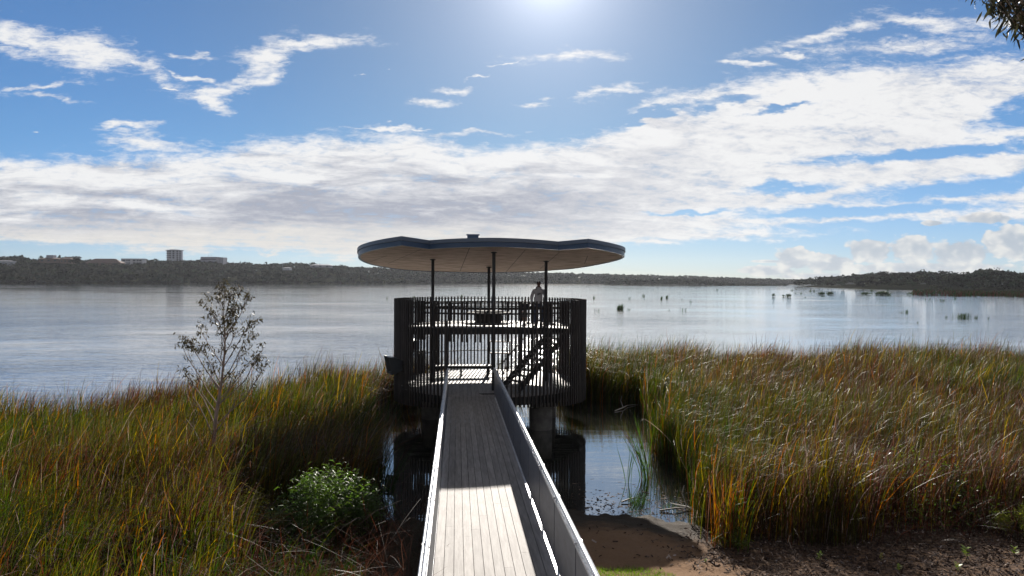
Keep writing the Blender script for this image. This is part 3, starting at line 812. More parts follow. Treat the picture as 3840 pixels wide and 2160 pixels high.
def canopy():
    cp = empty('canopy'); cp.parent = tower
    o = outline()
    cx = sum(p[0] for p in o) / len(o); cy = sum(p[1] for p in o) / len(o)
    def off(e):
        res = []; n = len(o)
        for i in range(n):
            a, b = Vector(o[i - 1]), Vector(o[(i + 1) % n]); d = (b - a).normalized()
            nn = Vector((-d.y, d.x))
            if nn.dot(Vector(o[i]) - Vector((cx, cy))) < 0: nn = -nn
            res.append((o[i][0] + nn.x * e, o[i][1] + nn.y * e))
        return res
    def band(name, e0, e1, z0, z1, mt):
        A, B = off(e0), off(e1); n = len(A); m = MB()
        vs = []
        for (a0, b0), (a1, b1) in zip(A, B):
            zz = roofz(a1, b1); vs += [(a0, b0, zz + z0), (a1, b1, zz + z0), (a1, b1, zz + z1), (a0, b0, zz + z1)]
        m.add(vs, [(4 * i + j, 4 * ((i + 1) % n) + j, 4 * ((i + 1) % n) + (j + 1) % 4, 4 * i + (j + 1) % 4) for i in range(n) for j in range(4)])
        return m.build(name, mt, cp)
    band('fascia', -0.06, 0.0, -0.01, 0.165, M_fasc)
    band('flashing', -0.05, 0.035, 0.168, 0.30, M_fasc2)
    band('edge_trim', -0.10, -0.062, -0.004, 0.02, M_white)
    def sheet(name, e, z, mt):
        A = off(e); vs = [(cx, cy, roofz(cx, cy) + z)] + [(a, b, roofz(a, b) + z) for a, b in A]; n = len(A)
        m = MB(); m.add(vs, [(0, 1 + i, 1 + (i + 1) % n) for i in range(n)]); return m.build(name, mt, cp)
    sheet('soffit', -0.062, 0.006, M_soff)
    sheet('roof_sheet', -0.045, 0.27, M_roof)
    m = MB()
    for a0, b0, a1, b1 in ((-2.6, -2.4, -4.2, 1.8), (-0.9, -2.8, -1.2, 4.2), (1.1, -2.6, 0.9, 4.1), (2.4, -2.2, 2.3, 2.9), (-4.0, -0.6, -4.9, 1.4), (3.6, -1.4, 3.9, 0.8)):
        n = 8
        p = Vector((a1 - a0, b1 - b0)).normalized(); q = Vector((-p.y, p.x)) * 0.012
        m.add([(a0 - q.x, b0 - q.y, roofz(a0, b0) + 0.002), (a0 + q.x, b0 + q.y, roofz(a0, b0) + 0.002), (a1 + q.x, b1 + q.y, roofz(a1, b1) + 0.002), (a1 - q.x, b1 - q.y, roofz(a1, b1) + 0.002)], [(0, 1, 2, 3)])
    m.build('soffit_joint', mat('dark_joint', (0.08, 0.06, 0.05), 0.8), cp)
    a, b = loc(-1.42, 24.6); zz = roofz(a, b) + 0.27
    v = empty('roof_vent', (a, b, zz)); v.parent = cp
    m = MB(); m.box((0, 0, 0.125), (0.40, 0.4, 0.25)); m.box((0, 0, 0.27), (0.47, 0.47, 0.05)); m.build('vent_box', M_fasc, cp).location = (a, b, zz)
    bpy.data.objects.remove(v)
canopy()

def benches():
    a, b = 0.02, 2.1
    x = TX + a * ca - b * sa; y = TY + a * sa + b * ca
    e = empty('round_bench', (x, y, Z2), YAW); tag(e, 'dark round drum bench with a wide ring seat on the upper deck', 'bench')
    m = MB(); m.ring(0.09, 0.55, 0.0, 0.44, n=40); m.build('drum', M_slat, e)
    m = MB(); m.ring(0.09, 0.62, 0.47, 0.51, n=40); m.build('drum_lid', M_seat, e)
    m = MB(); m.ring(0.55, 0.98, 0.40, 0.45, n=48); m.build('ring_seat', M_seat, e)
    for k in range(4):
        t = k * math.pi / 2 + 0.5; m = MB(); m.tube([(0.86 * math.cos(t), 0.86 * math.sin(t), 0), (0.86 * math.cos(t), 0.86 * math.sin(t), 0.40)], 0.02, 6); m.build('leg', M_steel, e)
    x = TX - 1.15 * ca - 1.45 * sa; y = TY - 1.15 * sa + 1.45 * ca
    e = empty('bench', (x, y, Z1), YAW); tag(e, 'long low slab bench across the back of the lower deck', 'bench')
    for k in range(3):
        m = MB(); m.box((0, -0.15 + 0.15 * k, 0.45), (2.5, 0.14, 0.04)); m.build('seat_board', M_floor, e)
    m = MB(); m.box((0, 0, 0.385), (2.5, 0.4, 0.08)); m.build('seat_frame', M_steel, e)
    for k in (-1.1, 0, 1.1):
        m = MB(); m.box((k, 0, 0.17), (0.08, 0.34, 0.34)); m.build('leg', M_steel, e)
benches()

# ---------------------------------------------------------------- footbridge
M_gal = mat('galvanised_steel', (0.50, 0.51, 0.53), 0.38, metal=0.75, vary=0.15, vscale=14, bump=0.12, bscale=40)
M_pan = mat('grey_blue_panel', (0.11, 0.118, 0.138), 0.42, metal=0.1, vary=0.18, vscale=2.5, stretch=(1, 1, 3))
def panel_mat():
    m = M_pan; t = m.node_tree; T = NT(t); p = t.nodes['Principled BSDF']
    w = T.node('ShaderNodeTexWave', wave_type='BANDS', bands_direction='Y'); w.inputs['Scale'].default_value = 8.0; w.inputs['Distortion'].default_value = 0
    t.links.new(T.node('ShaderNodeTexCoord').outputs['Object'], w.inputs[0])
    b = T.node('ShaderNodeBump'); b.inputs['Strength'].default_value = 0.6; b.inputs['Distance'].default_value = 0.006
    t.links.new(w.outputs['Fac'], b.inputs['Height']); t.links.new(b.outputs[0], p.inputs['Normal'])
panel_mat()
Y0 = 3.3
bridge = empty('footbridge', (-0.2 - 0.0805 * (Y0 - 8.72), Y0, 0), YAW)
tag(bridge, 'long narrow footbridge of grey-white boards with metal panelled sides leading to the tower', 'footbridge')
LB = 20.25
zs = lambda s: Z1 + 0.004 + 0.0156 * (LB - s)
def sbox(m, a0, a1, s0, s1, z0, z1):
    m.hexa([(a0, s0, zs(s0) + z0), (a1, s0, zs(s0) + z0), (a1, s1, zs(s1) + z0), (a0, s1, zs(s1) + z0), (a0, s0, zs(s0) + z1), (a1, s0, zs(s0) + z1), (a1, s1, zs(s1) + z1), (a0, s1, zs(s1) + z1)])
def make_bridge():
    W = 0.79; nb = 12; bw = 2 * W / nb
    m = MB()
    for k in range(nb):
        a0 = -W + k * bw + 0.0035; a1 = -W + (k + 1) * bw - 0.0035
        s = random.uniform(-3.0, 0.0); 
        while s < LB:
            e = s + random.choice((2.7, 3.6, 4.5, 5.4))
            lo, hi = max(s, 0), min(e, LB)
            if hi > lo + 0.05: sbox(m, a0, a1, lo + 0.0015, hi - 0.0015, -0.025, random.uniform(-0.0008, 0.0008))
            s = e
    m.build('deck', M_deck, bridge)
    m = MB()
    for k in range(24): sbox(m, -W, W, 0.4 + k * 0.85, 0.48 + k * 0.85, -0.13, -0.03)
    m.build('joist', M_steel, bridge)
    for sg in (-1, 1):
        m = MB(); a = sg * (W + 0.068)
        sbox(m, min(a - 0.06, a + 0.06), max(a - 0.06, a + 0.06), 0, LB, -0.30, -0.012); m.build('edge_beam', M_gal, bridge)
    P = 1.62
    npan = 12
    for sg in (-1, 1):
        aP = sg * (W + 0.012)
        off = 0.55 if sg > 0 else 0.9
        s = LB - 0.05
        k = 0
        while s - P > -0.2 and k < 13:
            s1, s0 = s - 0.025, s - P + 0.025
            s0 = max(s0, 0.0)
            if s1 - s0 > 0.3:
                m = MB(); sbox(m, aP - 0.012, aP + 0.012, s0, s1, 0.105, 0.875); pn = m.build('side_panel', M_pan, bridge)
                m = MB(); sbox(m, aP - 0.022, aP + 0.022, s0, s1, 0.875, 0.903); m.build('panel_cap', M_gal, pn)
            s -= P; k += 1
            for q in ([s] if k > 1 or True else []):
                if q > 0:
                    m = MB(); zz = zs(q)
                    m.box((aP + sg * 0.045, q, zz + 0.33), (0.03, 0.06, 1.22)); po = m.build('post', M_hood, bridge)
                    m = MB(); m.tube([(aP + sg * 0.045, q, zz + 0.925), (aP, q, zz + 0.955)], 0.014, 6); m.build('bracket', M_steel, po)
        pts = [(aP, q, zs(q) + 0.975) for q in np.linspace(0, LB - 0.1, 26)]
        if sg > 0: pts += [(aP - 0.02, LB + 0.02, zs(LB) + 0.95), (aP - 0.05, LB + 0.03, zs(LB) + 0.87), (aP - 0.04, LB - 0.08, zs(LB) + 0.84)]
        m = MB(); m.tube(pts, 0.026, 10); m.build('handrail', M_gal, bridge, smooth=True)
        m = MB(); m.tube([(aP + sg * 0.045, q, zs(q) + 0.925) for q in np.linspace(0, LB - 0.2, 26)], 0.016, 8); m.build('lower_rail', M_gal, bridge, smooth=True)
    for s in (3.6, 9.4, 15.2):
        for a in (-0.55, 0.55):
            m = MB(); m.tube([(a, s, -0.9 + (0 if s > 9 else 0.5)), (a, s, zs(s) - 0.13)], 0.09, 14); m.build('pile', M_conc2, bridge, smooth=True)
make_bridge()
# ---------------------------------------------------------------- people
def skin_body(name, joints, edges, radii, mat_, parent=None, sub=2, root=0):
    me = bpy.data.meshes.new(name); me.from_pydata(joints, edges, []); me.update()
    o = link(bpy.data.objects.new(name, me), parent)
    s = o.modifiers.new('skin', 'SKIN'); s.use_smooth_shade = True; s.branch_smoothing = 0.4
    if not me.skin_vertices: me.skin_vertices.new()
    for i, rr in enumerate(radii):
        sv = me.skin_vertices[0].data[i]; sv.radius = rr if isinstance(rr, tuple) else (rr, rr); sv.use_root = (i == root)
    b = o.modifiers.new('sub', 'SUBSURF'); b.levels = sub; b.render_levels = sub
    me.materials.append(mat_)
    return o

def chainset(chains):
    """chains: list of lists of (x,y,z,r) ; the first point of later chains may be an index"""
    J = []; E = []; Rr = []
    for ch in chains:
        prev = None
        for p in ch:
            if isinstance(p, int): prev = p; continue
            J.append(p[:3]); Rr.append(p[3]); i = len(J) - 1
            if prev is not None: E.append((prev, i))
            prev = i
    return J, E, Rr

def person(x, y, z, h, yaw, label, skin_c, top_c, leg_c, hair_c, arm_out=0.24, logo=False, shorts=False, group=None):
    s = h / 1.78
    e = empty('person', (x, y, z), yaw); tag(e, label, 'person', group)
    M_skin = mat('skin', skin_c, 0.55); M_top = mat('fleece', top_c, 0.9, vary=0.06, vscale=6, bump=0.3, bscale=80); M_leg = mat('denim', leg_c, 0.85, vary=0.15, vscale=10)
    M_hair = mat('hair', hair_c, 0.7); M_shoe = mat('pale_shoes', (0.30, 0.28, 0.25), 0.6)
    def S(ch): return [[q if isinstance(q, int) else (q[0] * s, q[1] * s, q[2] * s, tuple(v * s for v in q[3]) if isinstance(q[3], tuple) else q[3] * s) for q in c] for c in ch]
    # body: pelvis, spine, neck, head; arms with hands; legs (front faces -y)
    ax = arm_out
    ch = [[(0, 0, .95, (.135, .10)), (0, 0, 1.12, (.125, .095)), (0, 0, 1.30, (.15, .105)), (0, 0, 1.43, (.13, .085)), (0, .005, 1.50, .058), (0, -.005, 1.575, .062), (0, -.012, 1.66, (.076, .092)), (0, -.005, 1.735, (.06, .075))],
          [3, (.17, 0, 1.42, .062), (ax, .01, 1.16, .045), (ax + .02, -.05, .94, .033), (ax + .01, -.07, .87, (.022, .038)), (ax, -.08, .81, (.016, .034))],
          [3, (-.17, 0, 1.42, .062), (-ax, .01, 1.16, .045), (-ax - .02, -.05, .94, .033), (-ax - .01, -.07, .87, (.022, .038)), (-ax, -.08, .81, (.016, .034))],
          [0, (.095, 0, .86, .095), (.11, .0, .50, .062), (.12, .02, .12, .042), (.12, -.03, .045, .036), (.13, -.13, .035, .030)],
          [0, (-.095, 0, .86, .095), (-.11, .0, .50, .062), (-.12, .02, .12, .042), (-.12, -.03, .045, .036), (-.13, -.13, .035, .030)]]
    J, E, Rr = chainset(S(ch)); body = skin_body('body', J, E, Rr, M_skin, e)
    # fingers: five on each hand, of unequal length, slightly curled
    for sg in (-1, 1):
        for k, (dx, L) in enumerate(((-.030, .070), (-.010, .080), (.010, .076), (.029, .060))):
            bx = sg * ax; by = -.08 + dx * 0.0; bz = .80
            p = [(bx - sg * .002, -.08 + dx, bz, .0095), (bx - sg * .008, -.085 + dx, bz - L * .5, .0085), (bx - sg * .024, -.088 + dx, bz - L, .007)]
            J, E, Rr = chainset(S([p])); skin_body('finger', J, E, Rr, M_skin, body, 1)
        p = [(sg * (ax + .005), -.105, .86, .012), (sg * (ax - .006), -.128, .825, .010), (sg * (ax - .014), -.132, .795, .0085)]
        J, E, Rr = chainset(S([p])); skin_body('thumb', J, E, Rr, M_skin, body, 1)
    # face
    m = MB()
    m.tube([(0, -.088 * s, 1.675 * s), (0, -.112 * s, 1.635 * s), (0, -.096 * s, 1.628 * s)], [.006 * s, .013 * s, .010 * s], 8); m.build('nose', M_skin, body, smooth=True)
    M_dark = mat('dark_features', (0.02, 0.014, 0.012), 0.5)
    for sg in (-1, 1):
        m = MB(); m.tube([(sg * .022 * s, -.092 * s, 1.668 * s), (sg * .042 * s, -.084 * s, 1.668 * s)], .0065 * s, 8); m.build('eye', M_dark, body, smooth=True)
        m = MB(); m.tube([(sg * .018 * s, -.094 * s, 1.69 * s), (sg * .048 * s, -.082 * s, 1.69 * s)], .004 * s, 6); m.build('eyebrow', M_dark, body)
        m = MB(); m.tube([(sg * .074 * s, .0, 1.685 * s), (sg * .081 * s, .008 * s, 1.665 * s), (sg * .074 * s, .0, 1.64 * s)], [.005 * s, .009 * s, .005 * s], 8); m.build('ear', M_skin, body, smooth=True)
    m = MB(); m.tube([(-.022 * s, -.090 * s, 1.600 * s), (0, -.096 * s, 1.598 * s), (.022 * s, -.090 * s, 1.600 * s)], .0055 * s, 6); m.build('mouth', mat('lips', tuple(c * .6 for c in skin_c), .5), body)
    # hair cap
    V = []; F = []; nu, nv = 20, 10
    for j in range(nv + 1):
        ph = math.pi * 0.56 * j / nv
        for i in range(nu):
            t = 2 * math.pi * i / nu
            fr = 1 + 0.03 * math.sin(5 * t + j)
            zz = math.cos(ph); f = math.sin(ph)
            yb = f * math.sin(t)
            lift = 0.055 * max(0, -yb) * (j / nv) * 1.2
            V.append((.086 * s * f * math.cos(t) * fr, (.100 * f * math.sin(t) * fr + .004) * s, (1.685 + .088 * zz + lift) * s))
    for j in range(nv):
        for i in range(nu): F.append((j * nu + i, (j + 1) * nu + i, (j + 1) * nu + (i + 1) % nu, j * nu + (i + 1) % nu))
    nmesh('hair', V, F, M_hair, e, smooth=True)
    # top
    ch = [[(0, 0, .82, (.175, .135)), (0, 0, 1.05, (.175, .135)), (0, 0, 1.27, (.185, .135)), (0, .0, 1.39, (.180, .130)), (0, -.005, 1.455, (.150, .118)), (0, 0, 1.51, (.098, .092)), (0, .005, 1.55, (.080, .078))],
          [3, (.19, .0, 1.405, .085), (ax + .03, .01, 1.16, .072), (ax + .03, -.05, .95, .056), (ax + .02, -.06, .90, .042)],
          [3, (-.19, .0, 1.405, .085), (-ax - .03, .01, 1.16, .072), (-ax - .03, -.05, .95, .056), (-ax - .02, -.06, .90, .042)]]
    J, E, Rr = chainset(S(ch)); skin_body('hoodie' if logo else 'jumper', J, E, Rr, M_top, e)
    if logo:
        pts = [(0.088 * math.sin(t) * s, (0.072 * -math.cos(t) + .03) * s, (1.505 - .045 * math.cos(t) * 1.0) * s) for t in np.linspace(-2.9, 2.9, 22)]
        m = MB(); m.tube(pts, [(.022 + .020 * abs(i - 10.5) / 10.5) * s for i in range(22)], 10); m.build('hood', M_top, e, smooth=True)
    ch = [[(0, 0, .97, (.15, .115)), (0, 0, .88, (.155, .12))], [1, (.10, 0, .78, .105), (.115, 0, .50, .085), (.125, .015, .10 if not shorts else .46, .072)],
          [1, (-.10, 0, .78, .105), (-.115, 0, .50, .085), (-.125, .015, .10 if not shorts else .46, .072)]]
    J, E, Rr = chainset(S(ch)); skin_body('shorts' if shorts else 'jeans', J, E, Rr, M_leg, e)
    for sg in (-1, 1):
        J, E, Rr = chainset(S([[(sg * .125, .05, .05, .048), (sg * .13, -.05, .045, .048), (sg * .14, -.15, .038, .038)]])); skin_body('shoe', J, E, Rr, M_shoe, e, 1)
    if logo:
        M_logo = mat('dark_print', (0.012, 0.011, 0.012), 0.8)
        q = MB(); z0 = 1.225; yy = -.166
        n = 14; up = []; lo = []
        for i in range(n + 1):          # a curved tick, thick at the low left, thin to the upper right
            t = i / n; xx = -.075 + .165 * t
            base = z0 + .10 * (t - .22) ** 2 * 1.3 + .012 * t
            th = .030 * math.sin(math.pi * min(1, t * 1.15 + .08)) ** .8 * (1 - t) ** .55
            up.append((xx, base + th)); lo.append((xx, base))
        def yc(x_): return (yy + 2.2 * x_ * x_)
        for i in range(n):
            q.hexa([(lo[i][0] * s, (yc(lo[i][0]) + .03) * s, lo[i][1] * s), (lo[i + 1][0] * s, (yc(lo[i + 1][0]) + .03) * s, lo[i + 1][1] * s), (lo[i + 1][0] * s, yc(lo[i + 1][0]) * s, lo[i + 1][1] * s), (lo[i][0] * s, yc(lo[i][0]) * s, lo[i][1] * s),
                    (up[i][0] * s, (yc(up[i][0]) + .03) * s, up[i][1] * s), (up[i + 1][0] * s, (yc(up[i + 1][0]) + .03) * s, up[i + 1][1] * s), (up[i + 1][0] * s, yc(up[i + 1][0]) * s, up[i + 1][1] * s), (up[i][0] * s, yc(up[i][0]) * s, up[i][1] * s)])
        q.build('chest_emblem', M_logo, e)
        cu = bpy.data.curves.new('chest_lettering', 'FONT'); cu.body = 'NIKE'; cu.size = .066 * s; cu.extrude = .004; cu.align_x = 'CENTER'; cu.shear = 0.2; cu.offset = 0.0012
        cu.materials.append(M_logo)
        o = bpy.data.objects.new('tmp_text', cu); col.objects.link(o); dg = bpy.context.evaluated_depsgraph_get(); tm = bpy.data.meshes.new_from_object(o.evaluated_get(dg)); bpy.data.objects.remove(o); o = link(bpy.data.objects.new('chest_lettering', tm), e); o.location = (0.005, (yy - .002) * s, 1.268 * s); o.rotation_euler = (R(90), 0, 0)
    return e
person(1.07, 27.35, Z2, 1.78, R(2), 'adult in a pale hoodie and jeans standing behind the upper railing', (0.16, 0.085, 0.06), (0.45, 0.43, 0.43), (0.045, 0.055, 0.09), (0.012, 0.010, 0.010), 0.25, logo=True)
person(0.55, 28.6, Z2, 1.02, R(10), 'small brown-haired child standing behind the slats beside the adult', (0.30, 0.17, 0.12), (0.03, 0.028, 0.035), (0.12, 0.115, 0.115), (0.10, 0.035, 0.02), 0.20, shorts=True)

# ---------------------------------------------------------------- reed beds
PAL = np.array([(0.017, 0.040, 0.007), (0.036, 0.070, 0.009), (0.065, 0.070, 0.012), (0.19, 0.130, 0.016), (0.22, 0.074, 0.014), (0.062, 0.022, 0.014), (0.080, 0.042, 0.030), (0.21, 0.16, 0.14)])
#              dark green            green                 olive                 yellow                orange                rust                  dry brown            straw
def blades(P, H, W, Cc, seed, lean=(0.10, 0.02), leanv=0.15, droop=0.35, seg=5, face=None):
    """ribbons: P (n,3) roots, H heights, W widths, Cc (n,3) colours"""
    r = np.random.default_rng(seed); n = len(P)
    th = r.uniform(0, 2 * np.pi, n)
    lx = lean[0] + r.normal(0, leanv, n); ly = lean[1] + r.normal(0, leanv, n)
    wd = np.stack([np.cos(th), np.sin(th) * 0.7, np.zeros(n)], 1)
    dr = np.where(r.random(n) < droop, r.uniform(0.35, 1.1, n), r.uniform(0, 0.18, n))
    dd = np.stack([np.abs(r.normal(0.7, 0.5, n)) , r.normal(0, 0.45, n)], 1)
    t0 = r.uniform(0.5, 0.82, n)
    ts = np.linspace(0, 1, seg + 1) ** 0.8
    V = np.zeros((n, seg + 1, 2, 3), np.float32)
    for i, t in enumerate(ts):
        k = np.maximum(0.0, (t - t0) / (1 - t0))
        x = P[:, 0] + H * (lx * t ** 1.6 + dr * dd[:, 0] * 0.33 * k ** 1.7)
        y = P[:, 1] + H * (ly * t ** 1.6 + dr * dd[:, 1] * 0.33 * k ** 1.7)
        z = P[:, 2] + H * (t * (1 - 0.10 * (np.abs(lx) + np.abs(ly)) * t) - dr * 0.26 * k ** 2)
        wv = W * (0.75 + 0.5 * t) * (1 - t ** 3 * 0.93) * 0.5
        c = np.stack([x, y, z], 1)
        V[:, i, 0] = c - wd * wv[:, None]; V[:, i, 1] = c + wd * wv[:, None]
    base = (np.arange(n) * (seg + 1) * 2)[:, None]
    F = []
    for i in range(seg):
        F.append(np.concatenate([base + 2 * i, base + 2 * i + 1, base + 2 * i + 3, base + 2 * i + 2], 1))
    F = np.stack(F, 1).reshape(-1, 4)
    colr = np.ones((n, seg + 1, 2, 4), np.float32); colr[..., :3] = Cc[:, None, None, :]
    return V.reshape(-1, 3), F, colr.reshape(-1, 4)

M_reed = leafmat('reed_blades', trans=0.48, rough=0.43, attr=True, spec=0.26)

def pick_cols(X, Y, r, dry=0.0):
    n = len(X)
    a = fbm(X * 0.22, Y * 0.22, 3, 31); b = fbm(X * 0.5 + 9, Y * 0.5, 3, 47); c = r.random(n)
    rust = np.clip((a - 0.42) * 2.6 + dry, 0, 1); grn = np.clip((0.56 - a) * 3.0 + 0.15 - dry, 0, 1)
    idx = np.full(n, 2)
    q = r.random(n)
    idx = np.where(q < grn * 0.75, r.integers(0, 3, n), idx)
    q2 = r.random(n)
    idx = np.where(q2 < rust * 0.70, np.array([5, 5, 6, 5, 5, 6])[r.integers(0, 6, n)], idx)
    idx = np.where(c < 0.07, 3, idx); idx = np.where((c > 0.07) & (c < 0.105), 4, idx); idx = np.where((c > 0.96), 7, idx); idx = np.where((c > 0.88) & (c < 0.96), 6, idx)
    C = PAL[idx] * (0.22 + 1.15 * r.random((n, 1)) ** 1.7)
    return C, idx

def bed(name, inside, box, n, label, seed, hmean=2.2, dry=lambda x, y: 0.0):
    r = np.random.default_rng(seed)
    x = r.uniform(box[0], box[1], n); y = r.uniform(box[2], box[3], n)
    # clumped density
    keep = inside(x, y) & (r.random(n) < 0.35 + 2.2 * (fbm(x * 1.1, y * 1.1, 3, 2) - 0.36))
    x, y = x[keep], y[keep]; n = len(x)
    z = np.maximum(gz(x, y), -0.25); dist0 = np.hypot(x, y)
    h = (hmean - np.clip(z, 0, 1.6) * 0.35) * (0.8 + 0.45 * fbm(x * 0.45, y * 0.45, 3, 77)) * (0.5 + 0.6 * r.random(n) ** 0.6) * (1 + 0.12 * sstep(y, 24, 32)) * (0.58 + 0.42 * sstep(dist0, 8.5, 17))
    h *= np.where(r.random(n) < 0.06, 1.25, 1.0)
    dist = np.hypot(x, y)
    w = r.uniform(0.008, 0.017, n) * (1 + 0.5 * sstep(dist, 16, 34))
    C, idx = pick_cols(x, y, r, dry(x, y))
    w = np.where((idx == 3) | (idx == 4), w * 1.5, w)
    P = np.stack([x, y, z - 0.05], 1)
    V, F, Cv = blades(P, h, w, C, seed + 1, droop=0.62, seg=5)
    # collapsed dry blades arching out of the mass
    k = r.random(n) < 0.045; q = int(k.sum())
    C2 = PAL[np.array([6, 7, 6, 5])[r.integers(0, 4, q)]] * r.uniform(0.6, 1.25, (q, 1))
    V2, F2, Cv2 = blades(P[k], h[k] * 1.02, w[k] * 1.1, C2, seed + 2, lean=(0.30, -0.05), leanv=0.35, droop=1.0, seg=7)
    o2 = nmesh('dry_reed_blades', V2, F2, M_reed, colattr=Cv2); tag(o2, 'dry arching blades among the ' + label, 'reeds', kind='stuff')
    o = nmesh(name, V, F, M_reed, colattr=Cv)
    tag(o, label, 'reeds', kind='stuff')
    return n

def right_in(x, y):
    e = 4.55 + 0.35 * np.sin(y * 1.1) + 0.5 * (fbm(x * 0 + 3, y * 0.8, 3, 12) - 0.5) * 2
    e = e + 0.9 * sstep(y, 21, 26) + 0.6 * sstep(y, 17, 15) * 0
    near = 13.6 + 0.9 * sstep(x, 6, 11) + 0.5 * np.sin(x * 1.7) * 0.6
    far = 36.4 + 0.8 * np.sin(x * 0.35) + 0.03 * x
    side = x > np.where(y > 29.5, 5.6 - (y - 29.5) * 1.8, e)
    return side & (y > near) & (y < far) & (x < 0.80 * y + 3)
def left_in(x, y):
    e = np.interp(y, [4, 9, 13.2, 14.4, 17, 20, 22, 25, 27.5, 28.8, 29.8, 32.5, 34.5], [-2.0, -3.7, -5.5, -3.1, -3.4, -4.0, -4.6, -5.5, -6.0, -5.4, -4.6, -3.6, -1.0]) + 0.25 * np.sin(y * 1.9)
    far = np.interp(x, [-22, -14.1, -12.5, -9.1, -6.0, -4.5, 0.5, 5.0], [20.5, 22.5, 25.0, 27.2, 30.0, 31.2, 33.0, 34.2]) + 1.1 + 0.5 * np.sin(x * 1.3)
    return (x < e) & (y < far) & (x > -0.80 * y - 3)
def back_in(x, y):
    return (y > 31.9 + 0.4 * np.sin(x * 2)) & (y < np.interp(x, [-6, 0, 5, 7], [32.4, 33.2, 34.2, 34.4]))
NR = bed('reed_bed', right_in, (2.5, 33, 13, 38), 300000, 'wide bed of green, orange and rust reeds right of the tower', 41, dry=lambda x, y: -0.45 * sstep(x, 7.5, 5.5) * sstep(y, 14.5, 16.5) + 0.35 * sstep(x, 6, 8) * sstep(y, 22, 17) + 0.15 * sstep(x, 9, 16))
NL = bed('reed_bed', left_in, (-28, 0, 5.0, 34), 320000, 'reed bed of green and brown blades left of the footbridge', 43, dry=lambda x, y: -0.25 + 0.65 * sstep(y - 0.35 * np.abs(x + 11), 18.5, 21.5) * sstep(x, -6, -8) + 0.3 * sstep(y, 10, 8))
NB = bed('reed_bed', back_in, (-6, 7, 31.4, 35), 5200, 'thin strip of reeds growing behind the tower', 45, 1.9)
print('reed blades', NR, NL, NB)

def litter_bed(name, inside, box, n, seed, label, hh=(0.5, 1.3)):
    """fallen and leaning dead stalks along the foot of the reeds"""
    r = np.random.default_rng(seed)
    x = r.uniform(box[0], box[1], n); y = r.uniform(box[2], box[3], n)
    k = inside(x, y); x, y = x[k], y[k]; n = len(x)
    z = np.maximum(gz(x, y), 0.0); P = np.stack([x, y, z], 1)
    C = PAL[np.array([5, 6, 6, 5])[r.integers(0, 4, n)]] * r.uniform(0.35, 0.9, (n, 1))
    V, F, Cv = blades(P, r.uniform(*hh, n), r.uniform(0.006, 0.014, n), C, seed + 1, lean=(0.0, -0.15), leanv=0.9, droop=0.3)
    o = nmesh(name, V, F, M_reed, colattr=Cv); tag(o, label, 'reeds', kind='stuff')
litter_bed('dead_stalks', lambda x, y: (y > 13.2) & (y < 14.9 + 0.8 * sstep(x, 6, 11)), (4.4, 15, 13, 17), 1500, 61, 'tangle of dead stalks at the foot of the right reeds')
litter_bed('dead_stalks', lambda x, y: (x < -1.3) & (x > -6.0 + 0 * y), (-6.5, -1.3, 8.0, 15), 1500, 62, 'tangle of dead brown stalks on the shaded ground left of the footbridge', (0.4, 1.3))
def undergrowth():
    r = np.random.default_rng(66); n = 26000
    x = r.uniform(-7.5, -1.7, n); y = r.uniform(6.0, 14.9, n)
    k = (x > -0.46 * y - 0.3) & (x < -1.75 - 0.10 * (y - 6)) & (r.random(n) < 0.25 + 1.6 * (fbm(x * 1.2, y * 1.2, 3, 15) - 0.3)); x, y = x[k], y[k]; n = len(x)
    C = PAL[np.array([0, 0, 1, 5, 6, 2])[r.integers(0, 6, n)]] * (0.25 + 0.9 * r.random((n, 1)) ** 1.5)
    V, F, Cv = blades(np.stack([x, y, np.maximum(gz(x, y), 0)], 1), r.uniform(0.25, 0.85, n) * (0.6 + 0.6 * sstep(-x, 2.0, 4.5)), r.uniform(0.007, 0.016, n), C, 67, lean=(0.05, -0.05), leanv=0.45, droop=0.5, seg=4)
    o = nmesh('undergrowth', V, F, M_reed, colattr=Cv); tag(o, 'low dark tangled grass between the left reeds and the footbridge', 'grass', kind='stuff')
undergrowth()

# marsh of low reeds along the right far shore
r = np.random.default_rng(71); n = 9000
px = r.uniform(3420, 4500, n); d0 = interp([(3420, 300), (3600, 270), (3840, 255), (4500, 230)], px); d1 = interp(HD, px) * 0.99
d = d0 + (d1 - d0) * r.random(n); x = (px - 1920) / 2560 * d
k = fbm(x * 0.03, d * 0.035, 3, 8) + 0.25 * (px - 3500) / 900 > 0.48; x, d = x[k], d[k]; n = len(x)
C = PAL[np.array([0, 0, 5, 5, 0])[r.integers(0, 5, n)]] * r.uniform(0.4, 0.9, (n, 1))
V, F, Cv = blades(np.stack([x, d, np.zeros(n)], 1), r.uniform(0.8, 1.9, n), r.uniform(0.25, 0.6, n), C, 72, seg=3, lean=(0.1, 0))
o = nmesh('marsh_reeds', V, F, leafmat('marsh_blades', trans=0.1, rough=0.8, attr=True, spec=0.0), colattr=Cv); tag(o, 'low dark marsh reeds fringing the right far shore', 'reeds', kind='stuff')

